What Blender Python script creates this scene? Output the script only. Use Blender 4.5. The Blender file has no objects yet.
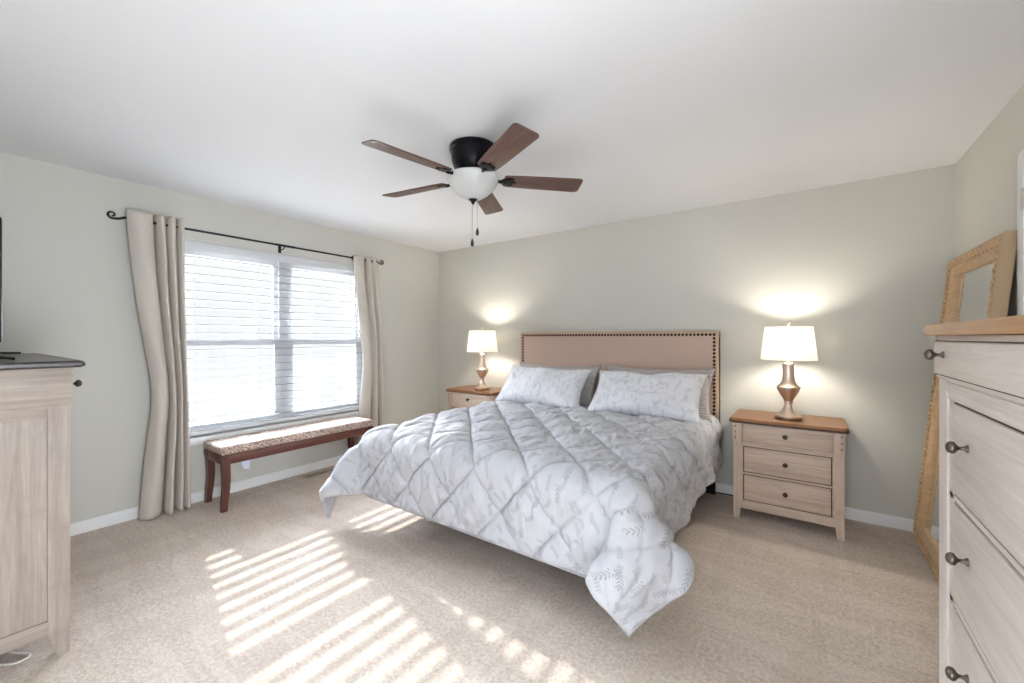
import bpy, bmesh, math, random
import numpy as np
from mathutils import Vector, Matrix

# ------------------------------------------------------------------ camera, world, sun, exposure
scene = bpy.context.scene
COL = scene.collection
H, W, D = 2.44, 4.748, 4.14          # room: x 0..W (window wall to chest wall), y 0..-D (headboard wall to camera)

cam_data = bpy.data.cameras.new('camera')
cam_data.sensor_width = 36.0
cam_data.lens = 411.396 / 1024 * 36
cam_data.shift_y = -(341.5 - 337.384) / 1024
cam_data.clip_start = 0.02
cam = bpy.data.objects.new('camera', cam_data)
cam.location = (3.97039, -3.85367, 1.31513)
cam.rotation_euler = (math.radians(90), 0, 0.623851)
COL.objects.link(cam)
scene.camera = cam

world = bpy.data.worlds.new('daylight')
scene.world = world
world.use_nodes = True
_wt = world.node_tree
_bg = _wt.nodes['Background']
_tc = _wt.nodes.new('ShaderNodeTexCoord')
_sx = _wt.nodes.new('ShaderNodeSeparateXYZ')
_cr = _wt.nodes.new('ShaderNodeValToRGB')                 # ground below, bright hazy horizon and sky above
_mr = _wt.nodes.new('ShaderNodeMapRange')
_mr.inputs['From Min'].default_value = -1; _mr.inputs['From Max'].default_value = 1
SKY, HORIZON, GROUND = 42.0, 0.62, 4.2
_el = _cr.color_ramp.elements
while len(_el) < 4: _el.new(.5)
for _e, (_p, _v) in zip(_el, ((.365, (GROUND, GROUND, GROUND * .94)), (.385, (HORIZON * .97, HORIZON, HORIZON * 1.03)), (.605, (HORIZON * .97, HORIZON, HORIZON * 1.03)), (.66, (SKY * .86, SKY * .95, SKY * 1.08)))):
    _e.position = _p; _e.color = tuple(c / SKY for c in _v) + (1,)
_wt.links.new(_tc.outputs['Generated'], _sx.inputs[0])
_wt.links.new(_sx.outputs[2], _mr.inputs['Value'])
_wt.links.new(_mr.outputs[0], _cr.inputs[0])
_wt.links.new(_cr.outputs[0], _bg.inputs['Color'])
_bg.inputs['Strength'].default_value = SKY

sun_data = bpy.data.lights.new('sun', 'SUN')
sun_data.energy = 4.6
sun_data.angle = math.radians(0.6)
sun_data.color = (1.0, 0.95, 0.88)
sun = bpy.data.objects.new('sun', sun_data)
sun.rotation_euler = Vector((1, -0.205, -0.575)).to_track_quat('-Z', 'Y').to_euler()
sun.location = (-4, -1, 4)
COL.objects.link(sun)

def portal(name, loc, rot, sx, sy):  # guides sampling of the sky through an opening; gives no light itself
    l = bpy.data.lights.new(name, 'AREA')
    l.shape = 'RECTANGLE'; l.size = sx; l.size_y = sy
    l.cycles.is_portal = True
    o = bpy.data.objects.new(name, l); o.location = loc; o.rotation_euler = rot
    COL.objects.link(o)
portal('window_portal', (-0.17, -1.95, 1.31), (0, math.radians(-90), 0), 1.56, 1.70)
SIDE_W, REAR_W = 47.0, 42.0
RWY, RWZ = (-4.08, -3.29), (.20, 1.72)
FWX, FWZ = (3.25, 4.40), (0.0, 1.78)
def area(name, loc, rot, sx, sy, watts, tint):
    l = bpy.data.lights.new(name, 'AREA'); l.shape = 'RECTANGLE'; l.size = sx; l.size_y = sy; l.energy = watts; l.color = tint
    o = bpy.data.objects.new(name, l); o.location = loc; o.rotation_euler = rot
    COL.objects.link(o); return o
# added fill lights, unseen, behind the two openings at the camera's back
area('side_fill_light', (W + .20, sum(RWY) / 2, sum(RWZ) / 2), (0, math.radians(90), 0), 1.5, .79, SIDE_W, (.88, .97, 1.10))
area('rear_fill_light', (sum(FWX) / 2, -D - 2.6, 1.05), (math.radians(90), 0, 0), 1.2, 1.6, REAR_W, (.88, .97, 1.10))

scene.view_settings.view_transform = 'Standard'
scene.view_settings.look = 'None'
scene.view_settings.gamma = 1.0
scene.view_settings.use_curve_mapping = False
scene.view_settings.exposure = 0.74
scene.cycles.use_denoising = True
scene.cycles.max_bounces = 10
scene.cycles.diffuse_bounces = 6
scene.cycles.transparent_max_bounces = 16
scene.cycles.sample_clamp_indirect = 8.0
scene.cycles.caustics_reflective = False
scene.cycles.caustics_refractive = False

# ------------------------------------------------------------------ node helpers and materials
def lin(c):
    return tuple((x / 255 / 12.92) if x / 255 <= 0.04045 else ((x / 255 + 0.055) / 1.055) ** 2.4 for x in c) + (1,)

class NT:
    def __init__(self, name):
        self.m = bpy.data.materials.new(name); self.m.use_nodes = True
        self.t = self.m.node_tree; self.t.nodes.clear()
        self.out = self.n('ShaderNodeOutputMaterial')
        self.p = self.n('ShaderNodeBsdfPrincipled')
        self.l(self.p.outputs[0], self.out.inputs[0])
    def n(self, kind, **kw):
        n = self.t.nodes.new(kind)
        for k, v in kw.items(): setattr(n, k, v)
        return n
    def l(self, a, b): self.t.links.new(a, b)
    def put(self, sock, v):
        if isinstance(v, bpy.types.NodeSocket): self.l(v, sock)
        else: sock.default_value = v
    def M(self, op, a, b=0.0, c=None):
        n = self.n('ShaderNodeMath', operation=op)
        self.put(n.inputs[0], a); self.put(n.inputs[1], b)
        if c is not None: self.put(n.inputs[2], c)
        return n.outputs[0]
    def coord(self, which='Object'):
        return self.n('ShaderNodeTexCoord').outputs[which]
    def map(self, v, scale=(1, 1, 1), rot=(0, 0, 0), loc=(0, 0, 0)):
        n = self.n('ShaderNodeMapping'); self.l(v, n.inputs[0])
        n.inputs['Scale'].default_value = scale; n.inputs['Rotation'].default_value = rot; n.inputs['Location'].default_value = loc
        return n.outputs[0]
    def noise(self, v, scale=5, detail=4, rough=.55, dist=0):
        n = self.n('ShaderNodeTexNoise'); self.l(v, n.inputs['Vector'])
        n.inputs['Scale'].default_value = scale; n.inputs['Detail'].default_value = detail
        n.inputs['Roughness'].default_value = rough; n.inputs['Distortion'].default_value = dist
        return n.outputs[0]
    def ramp(self, f, stops, interp='LINEAR'):
        n = self.n('ShaderNodeValToRGB'); self.put(n.inputs[0], f)
        e = n.color_ramp.elements; n.color_ramp.interpolation = interp
        while len(e) < len(stops): e.new(.5)
        for el, (p, c) in zip(e, stops): el.position = p; el.color = c if len(c) == 4 else tuple(c) + (1,)
        return n.outputs[0]
    def mix(self, f, a, b, mode='MIX'):
        n = self.n('ShaderNodeMix', data_type='RGBA', blend_type=mode)
        self.put(n.inputs[0], f); self.put(n.inputs[6], a); self.put(n.inputs[7], b)
        return n.outputs[2]
    def bump(self, h, strength=.3, dist=.01):
        n = self.n('ShaderNodeBump'); self.l(h, n.inputs['Height'])
        n.inputs['Strength'].default_value = strength; n.inputs['Distance'].default_value = dist
        self.l(n.outputs[0], self.p.inputs['Normal'])
        return n.outputs[0]
    def col(self, c): self.put(self.p.inputs['Base Color'], c)
    def set(self, rough=.5, metal=0.0, spec=None):
        self.p.inputs['Roughness'].default_value = rough; self.p.inputs['Metallic'].default_value = metal
        if spec is not None: self.p.inputs['Specular IOR Level'].default_value = spec

def plain(name, c, rough=.5, metal=0.0, bump=None, spec=None):
    t = NT(name); t.col(lin(c)); t.set(rough, metal, spec)
    if bump: t.bump(t.noise(t.coord(), bump[0], 3), bump[1], bump[2])
    return t.m

def wood(name, light, dark, axis=0, rough=.5, fine=1.0, spread=(.30, .72), bumps=.25, spots=0.0):
    t = NT(name); v = t.coord()
    s = [38 * fine] * 3; s[axis] = 1.7 * fine
    g = t.noise(t.map(v, s), 1.0, 6, .62, .6)
    s2 = [170 * fine] * 3; s2[axis] = 9 * fine
    g2 = t.noise(t.map(v, s2), 1.0, 3, .6)
    f = t.M('ADD', t.M('MULTIPLY', g, .68), t.M('MULTIPLY', g2, .32))
    c = t.ramp(f, [(spread[0], lin(dark)), (spread[1], lin(light))])
    if spots:
        k = t.noise(v, 9, 5, .65)
        c = t.mix(t.ramp(k, [(.52, (0, 0, 0)), (.75, (spots,) * 3)]), c, lin(dark))
    t.col(c); t.set(rough); t.bump(f, bumps, .002)
    return t.m

BULB, SLAT_TILT, BLADE_PITCH = 240.0, 7.0, -12.0
MAT = {}
def build_materials():
    # painted walls with a faint roller texture
    t = NT('sage_paint'); v = t.coord()
    t.col(lin((207, 205, 196))); t.set(.62, 0, .3); t.bump(t.noise(v, 260, 3), .08, .002)
    MAT['wall'] = t.m
    t = NT('ceiling_paint'); t.col(lin((230, 231, 232))); t.set(.9, 0, .1); t.bump(t.noise(t.coord(), 180, 3), .06, .002)
    MAT['ceiling'] = t.m
    MAT['trim'] = plain('white_trim_paint', (236, 236, 234), .35)
    MAT['sash'] = plain('window_sash_vinyl', (200, 201, 203), .4)
    MAT['vinyl'] = plain('white_vinyl', (214, 216, 218), .4)
    # cut pile carpet: fibre speckle, soft vacuum strokes
    t = NT('beige_carpet'); v = t.coord()
    f1 = t.noise(v, 210, 3, .7); f2 = t.noise(v, 60, 4, .7)
    st = t.noise(t.map(v, (1.1, 5.5, 1), (0, 0, math.radians(38))), 1.0, 3, .5, 1.4)
    st2 = t.noise(t.map(v, (6.0, 1.3, 1), (0, 0, math.radians(18))), 1.0, 2, .5, 1.0)
    c = t.ramp(f1, [(.30, lin((206, 188, 174))), (.70, lin((252, 241, 228)))])
    c = t.mix(t.ramp(f2, [(.38, (0, 0, 0)), (.64, (.5,) * 3)]), c, lin((160, 143, 129)))
    k = t.M('MULTIPLY', t.ramp(st, [(.50, (0, 0, 0)), (.55, (1, 1, 1))]), .20)
    c = t.mix(k, c, lin((246, 236, 224)))
    k2 = t.M('MULTIPLY', t.ramp(st2, [(.52, (0, 0, 0)), (.58, (1, 1, 1))]), .18)
    c = t.mix(k2, c, lin((190, 174, 160)))
    t.col(c); t.set(.95, 0, .1)
    t.bump(t.M('ADD', f1, t.M('MULTIPLY', f2, .8)), .5, .008)
    MAT['carpet'] = t.m
    # furniture
    MAT['weathered_h'] = wood('weathered_wood_grain_across', (220, 198, 178), (172, 150, 131), 0, .55, 1, spots=.35)
    MAT['weathered_d'] = wood('weathered_wood_grain_deep', (220, 198, 178), (172, 150, 131), 1, .55, 1, spots=.35)
    MAT['weathered_v'] = wood('weathered_wood_grain_upright', (220, 198, 178), (172, 150, 131), 2, .55, 1, spots=.35)
    MAT['grey_h'] = wood('greyed_wood_grain_across', (184, 170, 158), (142, 129, 118), 0, .55, 1, spots=.5)
    MAT['grey_d'] = wood('greyed_wood_grain_deep', (184, 170, 158), (142, 129, 118), 1, .55, 1, spots=.5)
    MAT['grey_v'] = wood('greyed_wood_grain_upright', (184, 170, 158), (142, 129, 118), 2, .55, 1, spots=.5)
    MAT['pale_d'] = wood('whitewashed_wood_grain_across', (238, 230, 223), (208, 198, 189), 1, .5, 1, spots=.3)
    MAT['pale_v'] = wood('whitewashed_wood_grain_upright', (238, 230, 223), (208, 198, 189), 2, .5, 1, spots=.3)
    MAT['gap'] = plain('dark_gap_shade', (62, 50, 44), .7)  # dark strips standing in for the shade in drawer gaps and grooves
    MAT['brown_top'] = wood('medium_brown_top', (150, 98, 48), (98, 62, 32), 0, .32, .8)
    MAT['brown_top_d'] = wood('medium_brown_top_deep', (190, 142, 92), (140, 98, 58), 1, .32, .8)
    MAT['brown_edge'] = plain('dark_brown_edge', (78, 56, 42), .4)
    MAT['dark_edge'] = plain('dark_espresso_edge', (58, 50, 47), .35)
    MAT['dark_top'] = wood('dark_grey_brown_top', (76, 70, 65), (48, 43, 41), 0, .3, .8)
    MAT['bench_wood'] = wood('reddish_brown_wood', (118, 66, 50), (66, 34, 26), 1, .35, .8)
    MAT['bench_wood_v'] = wood('reddish_brown_leg', (108, 60, 46), (56, 29, 23), 2, .35, .8)
    MAT['knob'] = plain('aged_pewter', (112, 104, 96), .32, 1.0)
    MAT['knob_dark'] = plain('dark_pewter', (84, 74, 64), .38, 1.0)
    MAT['iron'] = plain('black_iron', (34, 34, 38), .45, .6)
    MAT['black'] = plain('black_plastic', (16, 16, 18), .35)
    MAT['black_metal'] = plain('black_metal_frame', (20, 20, 24), .45, .3)
    t = NT('tv_screen_glass'); t.col(lin((8, 8, 10))); t.set(.12); MAT['screen'] = t.m
    t = NT('brushed_nickel'); v = t.coord(); t.col(lin((222, 202, 184))); t.set(.36, 1.0)
    t.bump(t.noise(t.map(v, (10, 10, 400)), 1, 2), .05, .001); MAT['nickel'] = t.m
    t = NT('fan_bronze'); t.col(lin((22, 22, 26))); t.set(.28, .7); MAT['bronze'] = t.m
    MAT['blade'] = wood('walnut_fan_blade', (122, 90, 76), (66, 46, 42), 0, .38, .9)
    MAT['blade_edge'] = plain('dark_blade_edge', (48, 34, 32), .4)
    t = NT('frosted_glass_bowl'); t.col(lin((236, 236, 234))); t.set(.28)
    tr = t.n('ShaderNodeBsdfTranslucent'); tr.inputs[0].default_value = lin((236, 236, 234))
    mx = t.n('ShaderNodeMixShader'); mx.inputs[0].default_value = .35
    t.l(t.p.outputs[0], mx.inputs[1]); t.l(tr.outputs[0], mx.inputs[2]); t.l(mx.outputs[0], t.out.inputs[0]); MAT['bowl'] = t.m
    # linen headboard
    t = NT('tan_linen'); v = t.coord()
    w = t.M('MULTIPLY', t.noise(t.map(v, (700, 1, 90)), 1, 2), t.noise(t.map(v, (90, 1, 700)), 1, 2))
    t.col(t.ramp(w, [(.12, lin((178, 154, 140))), (.42, lin((214, 190, 174)))])); t.set(.9, 0, .15); t.bump(w, .25, .002); MAT['linen'] = t.m
    MAT['linen_edge'] = plain('linen_welt', (196, 170, 142), .85)
    MAT['nail'] = plain('antique_bronze_nails', (74, 52, 40), .3, .9)
    # blackout curtain
    t = NT('greige_curtain'); v = t.coord()
    w = t.noise(t.map(v, (220, 220, 500)), 1, 3, .6)
    t.col(t.ramp(w, [(.3, lin((190, 182, 171))), (.7, lin((214, 207, 196)))])); t.set(.8, 0, .2); t.bump(w, .15, .002); MAT['curtain'] = t.m
    # white blind slats, shade greyed into their colour; a little light passes
    t = NT('shaded_white_blind'); t.col(lin((156, 157, 159))); t.set(.5)
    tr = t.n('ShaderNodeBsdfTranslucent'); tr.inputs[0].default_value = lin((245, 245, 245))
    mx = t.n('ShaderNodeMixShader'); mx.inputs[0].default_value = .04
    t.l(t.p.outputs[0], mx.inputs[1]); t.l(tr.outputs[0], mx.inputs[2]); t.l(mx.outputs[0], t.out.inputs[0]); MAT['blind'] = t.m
    t = NT('window_glass'); tp = t.n('ShaderNodeBsdfTransparent'); gl = t.n('ShaderNodeBsdfGlossy'); gl.inputs['Roughness'].default_value = .02
    mx = t.n('ShaderNodeMixShader'); mx.inputs[0].default_value = .05
    t.l(tp.outputs[0], mx.inputs[1]); t.l(gl.outputs[0], mx.inputs[2]); t.l(mx.outputs[0], t.out.inputs[0]); MAT['glass'] = t.m
    # lamp shade
    t = NT('cream_lamp_shade'); t.col(lin((250, 247, 240))); t.set(.85)
    tr = t.n('ShaderNodeBsdfTranslucent'); tr.inputs[0].default_value = lin((255, 252, 246))
    mx = t.n('ShaderNodeMixShader'); mx.inputs[0].default_value = .72
    t.l(t.p.outputs[0], mx.inputs[1]); t.l(tr.outputs[0], mx.inputs[2]); t.l(mx.outputs[0], t.out.inputs[0]); MAT['shade'] = t.m
    t = NT('lit_bulb'); em = t.n('ShaderNodeEmission'); em.inputs[0].default_value = (1.0, .92, .80, 1); em.inputs[1].default_value = BULB
    t.l(em.outputs[0], t.out.inputs[0]); MAT['bulb'] = t.m
    # mirror
    t = NT('mirror_glass'); t.col((.86, .88, .87, 1)); t.set(.01, 1.0); MAT['mirror'] = t.m
    t = NT('carved_gold_wood'); v = t.coord()
    vo = t.n('ShaderNodeTexVoronoi'); t.l(v, vo.inputs['Vector']); vo.inputs['Scale'].default_value = 42
    n2 = t.noise(v, 55, 4, .6)
    hgt = t.M('ADD', t.M('MULTIPLY', vo.outputs['Distance'], 1.2), t.M('MULTIPLY', n2, .6))
    t.col(t.ramp(hgt, [(.35, lin((218, 184, 142))), (.95, lin((150, 116, 80)))])); t.set(.5, .1); t.bump(hgt, .8, -.006); MAT['carved'] = t.m
    MAT['gilt'] = wood('plain_gold_wood', (222, 190, 150), (182, 148, 110), 2, .42, .7)
    MAT['gilt_dark'] = plain('mirror_back_edge', (182, 156, 124), .55)
    # bench cushion: swirling two-tone print
    t = NT('animal_print_fabric'); v = t.coord()
    wv = t.n('ShaderNodeTexWave', wave_type='BANDS', bands_direction='DIAGONAL'); t.l(v, wv.inputs['Vector'])
    wv.inputs['Scale'].default_value = 19; wv.inputs['Distortion'].default_value = 12; wv.inputs['Detail'].default_value = 2; wv.inputs['Detail Scale'].default_value = 1.6
    t.col(t.ramp(wv.outputs['Fac'], [(.30, lin((206, 190, 178))), (.66, lin((148, 120, 106)))])); t.set(.75); t.bump(wv.outputs['Fac'], .2, .002); MAT['bench_fabric'] = t.m
    # leaf sprig print on white cotton
    for key, base, ink, amt, wr in (('sprig', (194, 195, 200), (104, 106, 108), .46, 1), ('sprig_pillow', (222, 222, 226), (150, 150, 152), .5, 0)):
        t = NT('leaf_print_cotton_' + key); uv = t.n('ShaderNodeUVMap', uv_map='uv').outputs[0]
        masks = []
        for (cell, rot, off, seed) in ((.076, .12, (.31, .17), 1.0), (.090, -.35, (.77, .52), 7.0), (.066, .6, (.13, .91), 13.0)):
            s = t.map(uv, (1 / cell, 1 / cell, 1), (0, 0, rot), (off[0], off[1], 0))
            fl = t.n('ShaderNodeVectorMath', operation='FLOOR'); t.l(s, fl.inputs[0])
            fr = t.n('ShaderNodeVectorMath', operation='FRACTION'); t.l(s, fr.inputs[0])
            ad = t.n('ShaderNodeVectorMath', operation='ADD'); t.l(fl.outputs[0], ad.inputs[0]); ad.inputs[1].default_value = (seed, seed * 2, 0)
            wn = t.n('ShaderNodeTexWhiteNoise', noise_dimensions='2D'); t.l(ad.outputs[0], wn.inputs['Vector'])
            rs = t.n('ShaderNodeSeparateColor'); t.l(wn.outputs['Color'], rs.inputs[0])
            sp = t.n('ShaderNodeSeparateXYZ'); t.l(fr.outputs[0], sp.inputs[0])
            x = t.M('SUBTRACT', t.M('SUBTRACT', sp.outputs[0], .5), t.M('MULTIPLY', t.M('SUBTRACT', rs.outputs[0], .5), .25))
            y = t.M('SUBTRACT', sp.outputs[1], .5)
            an = t.M('MULTIPLY', t.M('SUBTRACT', rs.outputs[1], .5), 1.5)
            ca, sa = t.M('COSINE', an), t.M('SINE', an)
            qx = t.M('SUBTRACT', t.M('MULTIPLY', x, ca), t.M('MULTIPLY', y, sa))
            qy = t.M('ADD', t.M('MULTIPLY', x, sa), t.M('MULTIPLY', y, ca))
            qx = t.M('ADD', qx, t.M('MULTIPLY', t.M('MULTIPLY', qy, qy), .45))
            ax = t.M('ABSOLUTE', qx)
            k = t.M('MULTIPLY', t.M('FRACT', t.M('MULTIPLY', t.M('ADD', t.M('SUBTRACT', qy, ax), 2.0), 1 / .15)), .15)
            # a leaf is an ellipse along the 45 degree line that leaves the stem at k = .075
            al = ax; ac = t.M('SUBTRACT', k, .075)
            e1 = t.M('POWER', t.M('DIVIDE', t.M('SUBTRACT', al, .075), .068), 2.0)
            e2 = t.M('POWER', t.M('DIVIDE', ac, .034), 2.0)
            leaf = t.M('LESS_THAN', t.M('ADD', e1, e2), 1.0)
            stem = t.M('LESS_THAN', ax, .009)
            body = t.M('MAXIMUM', leaf, stem)
            lim = t.M('LESS_THAN', t.M('ABSOLUTE', qy), .36)
            keep = t.M('LESS_THAN', rs.outputs[2], .46)
            masks.append(t.M('MULTIPLY', t.M('MULTIPLY', body, lim), keep))
        m = t.M('MAXIMUM', t.M('MAXIMUM', masks[0], masks[1]), masks[2])
        v = t.coord()
        t.col(t.mix(t.M('MULTIPLY', m, amt), lin(base), lin(ink))); t.set(.85, 0, .2)
        t.p.inputs['Sheen Weight'].default_value = .1
        if wr: hb = t.noise(t.map(uv, (26, 9, 1), (0, 0, .5)), 1, 4, .6, .5)
        else: hb = t.noise(v, 16, 4, .6, .8)
        t.bump(hb, .35, .012); MAT[key] = t.m
    t = NT('grey_ruched_fabric'); uv = t.n('ShaderNodeUVMap', uv_map='uv').outputs[0]
    wv = t.n('ShaderNodeTexWave', wave_type='BANDS', bands_direction='Y'); t.l(uv, wv.inputs['Vector'])
    wv.inputs['Scale'].default_value = 16; wv.inputs['Distortion'].default_value = 3; wv.inputs['Detail'].default_value = 2
    t.col(t.ramp(wv.outputs['Fac'], [(.2, lin((166, 160, 158))), (.8, lin((186, 180, 177)))])); t.set(.8); t.bump(wv.outputs['Fac'], .6, .006); MAT['grey_pillow'] = t.m
    MAT['sheet'] = plain('white_sheet', (226, 226, 232), .85, 0, (40, .2, .004))
    MAT['box_cover'] = plain('pale_grey_box_spring_cover', (196, 196, 204), .85, 0, (60, .2, .003))
    MAT['white_cable'] = plain('white_cable_jacket', (226, 222, 214), .45)
    MAT['vent'] = plain('tan_register_enamel', (196, 180, 160), .4)
    MAT['vent_slot'] = plain('register_slot', (120, 104, 88), .7)
    MAT['chain'] = plain('pull_chain_steel', (170, 166, 160), .35, 1.0)
    MAT['brass'] = plain('hinge_metal', (206, 202, 192), .4, .6)
    MAT['tag'] = plain('white_fabric_tag', (214, 220, 232), .8)
build_materials()

# ------------------------------------------------------------------ mesh helpers
class MB:
    """collects shapes for one mesh object"""
    def __init__(self): self.bm = bmesh.new()
    def box(self, lo, hi, bev=0.0, seg=2):
        g = bmesh.ops.create_cube(self.bm, size=1)['verts']
        for v in g:
            for i in range(3): v.co[i] = (lo[i] + hi[i]) / 2 + v.co[i] * (hi[i] - lo[i])
        if bev:
            ed = list({e for v in g for e in v.link_edges})
            bmesh.ops.bevel(self.bm, geom=ed, offset=bev, segments=seg, profile=.5, affect='EDGES')
        return self
    def loft(self, rings, cap=True, closed=True):
        rs = [[self.bm.verts.new(p) for p in r] for r in rings]
        n = len(rs[0])
        for a, b in zip(rs[:-1], rs[1:]):
            for i in range(n if closed else n - 1):
                j = (i + 1) % n
                self.bm.faces.new((a[i], a[j], b[j], b[i]))
        if cap and closed:
            self.bm.faces.new(list(reversed(rs[0]))); self.bm.faces.new(rs[-1])
        return self
    def lathe(self, prof, seg=32, c=(0, 0, 0), axis=2, cap=True, flute=None):
        rings = []
        for r, z in prof:
            ring = []
            for k in range(seg):
                a = 2 * math.pi * k / seg
                rr = max(r, 1e-4)
                if flute: rr *= 1 + flute(z) * math.cos(flute.n * a)
                p = [0, 0, 0]
                p[axis] = z; p[(axis + 1) % 3] = rr * math.cos(a); p[(axis + 2) % 3] = rr * math.sin(a)
                ring.append((p[0] + c[0], p[1] + c[1], p[2] + c[2]))
            rings.append(ring)
        return self.loft(rings, cap)
    def tube(self, pts, r, seg=10, radii=None):
        pts = [Vector(p) for p in pts]
        rings = []; up = None
        for i, p in enumerate(pts):
            d = (pts[min(i + 1, len(pts) - 1)] - pts[max(i - 1, 0)]).normalized()
            if up is None:
                up = Vector((0, 0, 1)) if abs(d.z) < .9 else Vector((1, 0, 0))
            s = d.cross(up).normalized(); up = s.cross(d).normalized()
            rr = radii[i] if radii else r
            rings.append([p + (s * math.cos(2 * math.pi * k / seg) + up * math.sin(2 * math.pi * k / seg)) * rr for k in range(seg)])
        return self.loft(rings)
    def prism(self, poly, a0, a1, axis=1, bev=0.0):
        """polygon (p,q) in the two other axes (in cyclic order), extruded along axis"""
        def P(p, q, t):
            v = [0, 0, 0]; v[axis] = t; v[(axis + 1) % 3] = p; v[(axis + 2) % 3] = q
            return v
        n0 = len(self.bm.verts)
        a = [self.bm.verts.new(P(p, q, a0)) for p, q in poly]
        b = [self.bm.verts.new(P(p, q, a1)) for p, q in poly]
        n = len(poly); fs = []
        for i in range(n):
            j = (i + 1) % n; fs.append(self.bm.faces.new((a[i], a[j], b[j], b[i])))
        fs.append(self.bm.faces.new(list(reversed(a)))); fs.append(self.bm.faces.new(b))
        if bev:
            ed = list({e for f in fs for e in f.edges})
            bmesh.ops.bevel(self.bm, geom=ed, offset=bev, segments=2, profile=.5, affect='EDGES')
        return self
    def sphere(self, c, r, s=(1, 1, 1), u=16, v=10):
        g = bmesh.ops.create_uvsphere(self.bm, u_segments=u, v_segments=v, radius=r)['verts']
        self.last = g
        for w in g: w.co = Vector((w.co.x * s[0] + c[0], w.co.y * s[1] + c[1], w.co.z * s[2] + c[2]))
        return self
    def xf(self, m):
        bmesh.ops.transform(self.bm, matrix=m, verts=self.bm.verts[:]); return self
    def build(self, name, mat, parent=None, smooth=35, loc=None):
        bmesh.ops.recalc_face_normals(self.bm, faces=self.bm.faces[:])
        me = bpy.data.meshes.new(name); self.bm.to_mesh(me); self.bm.free()
        return link_mesh(name, me, mat, parent, smooth, loc)

def link_mesh(name, me, mat, parent=None, smooth=35, loc=None):
    if mat is not None: me.materials.append(MAT[mat] if isinstance(mat, str) else mat)
    if smooth:
        for p in me.polygons: p.use_smooth = True
        me.set_sharp_from_angle(angle=math.radians(smooth))
    o = bpy.data.objects.new(name, me); COL.objects.link(o)
    if parent is not None: o.parent = parent
    if loc is not None: o.location = loc
    return o

def thing(name, label, cat, loc=(0, 0, 0), rz=0.0, group=None):
    o = bpy.data.objects.new(name, None); COL.objects.link(o)
    o.empty_display_size = .1
    o.location = loc; o.rotation_euler = (0, 0, rz)
    return tag(o, label, cat, group)
def tag(o, label, cat, group=None):
    o['label'] = label; o['category'] = cat
    if group: o['group'] = group
    return o
def struct(o):
    o['kind'] = 'structure'; return o
def dup(root, loc, label, rz=None):
    r = root.copy(); COL.objects.link(r); r.location = loc; r['label'] = label
    if rz is not None: r.rotation_euler = (0, 0, rz)
    for ch in list(root.children):
        c = ch.copy(); COL.objects.link(c); c.parent = r
        for g in list(ch.children):
            d = g.copy(); COL.objects.link(d); d.parent = c
    return r
def bezier(pts, n=12):
    """smooth Catmull-Rom path through the points"""
    P = [Vector(p) for p in pts]; P = [P[0] * 2 - P[1]] + P + [P[-1] * 2 - P[-2]]
    out = []
    for i in range(1, len(P) - 2):
        for k in range(n):
            t = k / n
            out.append(.5 * ((2 * P[i]) + (P[i + 1] - P[i - 1]) * t + (2 * P[i - 1] - 5 * P[i] + 4 * P[i + 1] - P[i + 2]) * t * t + (-P[i - 1] + 3 * P[i] - 3 * P[i + 1] + P[i + 2]) * t ** 3))
    out.append(P[-2]); return out
# ------------------------------------------------------------------ the room
WY0, WY1, WZ0, WZ1 = -2.80, -1.10, 0.50, 2.085       # window opening in the left wall
b = MB(); b.box((-.14, -D - .12, -.10), (W + .14, .14, 0)); struct(b.build('floor', 'carpet', smooth=0))
b = MB(); b.box((-.14, -D - .12, H), (W + .14, .14, H + .10)); struct(b.build('ceiling', 'ceiling', smooth=0))
b = MB(); b.box((-.14, 0, 0), (W + .14, .14, H)); struct(b.build('wall_back', 'wall', smooth=0))
b = MB()
b.box((-.14, -D - .12, 0), (0, WY0, H)); b.box((-.14, WY1, 0), (0, 0, H))
b.box((-.14, WY0, 0), (0, WY1, WZ0)); b.box((-.14, WY0, WZ1), (0, WY1, H))
struct(b.build('wall_left', 'wall', smooth=0))
b = MB(); b.box((W, RWY[1], 0), (W + .14, 0, H)); b.box((W, -D - .12, 0), (W + .14, RWY[0], H))
b.box((W, RWY[0], 0), (W + .14, RWY[1], RWZ[0])); b.box((W, RWY[0], RWZ[1]), (W + .14, RWY[1], H)); struct(b.build('wall_right', 'wall', smooth=0))
b = MB(); b.box((0, -D - .12, 0), (FWX[0], -D, H)); b.box((FWX[1], -D - .12, 0), (W, -D, H))
b.box((FWX[0], -D - .12, FWZ[1]), (FWX[1], -D, H)); struct(b.build('wall_front', 'wall', smooth=0))

def baseboard(name, p0, p1, nrm):
    """profile: flat board with an eased top, run from p0 to p1 along the wall"""
    b = MB(); prof = [(0, 0), (.013, 0), (.013, .060), (.010, .072), (.004, .080), (0, .080)]
    n = Vector(nrm); rings = [[Vector((p[0], p[1], 0)) + n * a + Vector((0, 0, z)) for a, z in prof] for p in (p0, p1)]
    b.loft(rings); return struct(b.build(name, 'trim', smooth=25))
baseboard('baseboard_left', (0, 0), (0, -D), (1, 0, 0))
baseboard('baseboard_back', (.014, 0), (W - .014, 0), (0, -1, 0))
baseboard('baseboard_right', (W, 0), (W, -1.03), (-1, 0, 0))
baseboard('baseboard_front', (.014, -D), (FWX[0], -D), (0, 1, 0))

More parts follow.
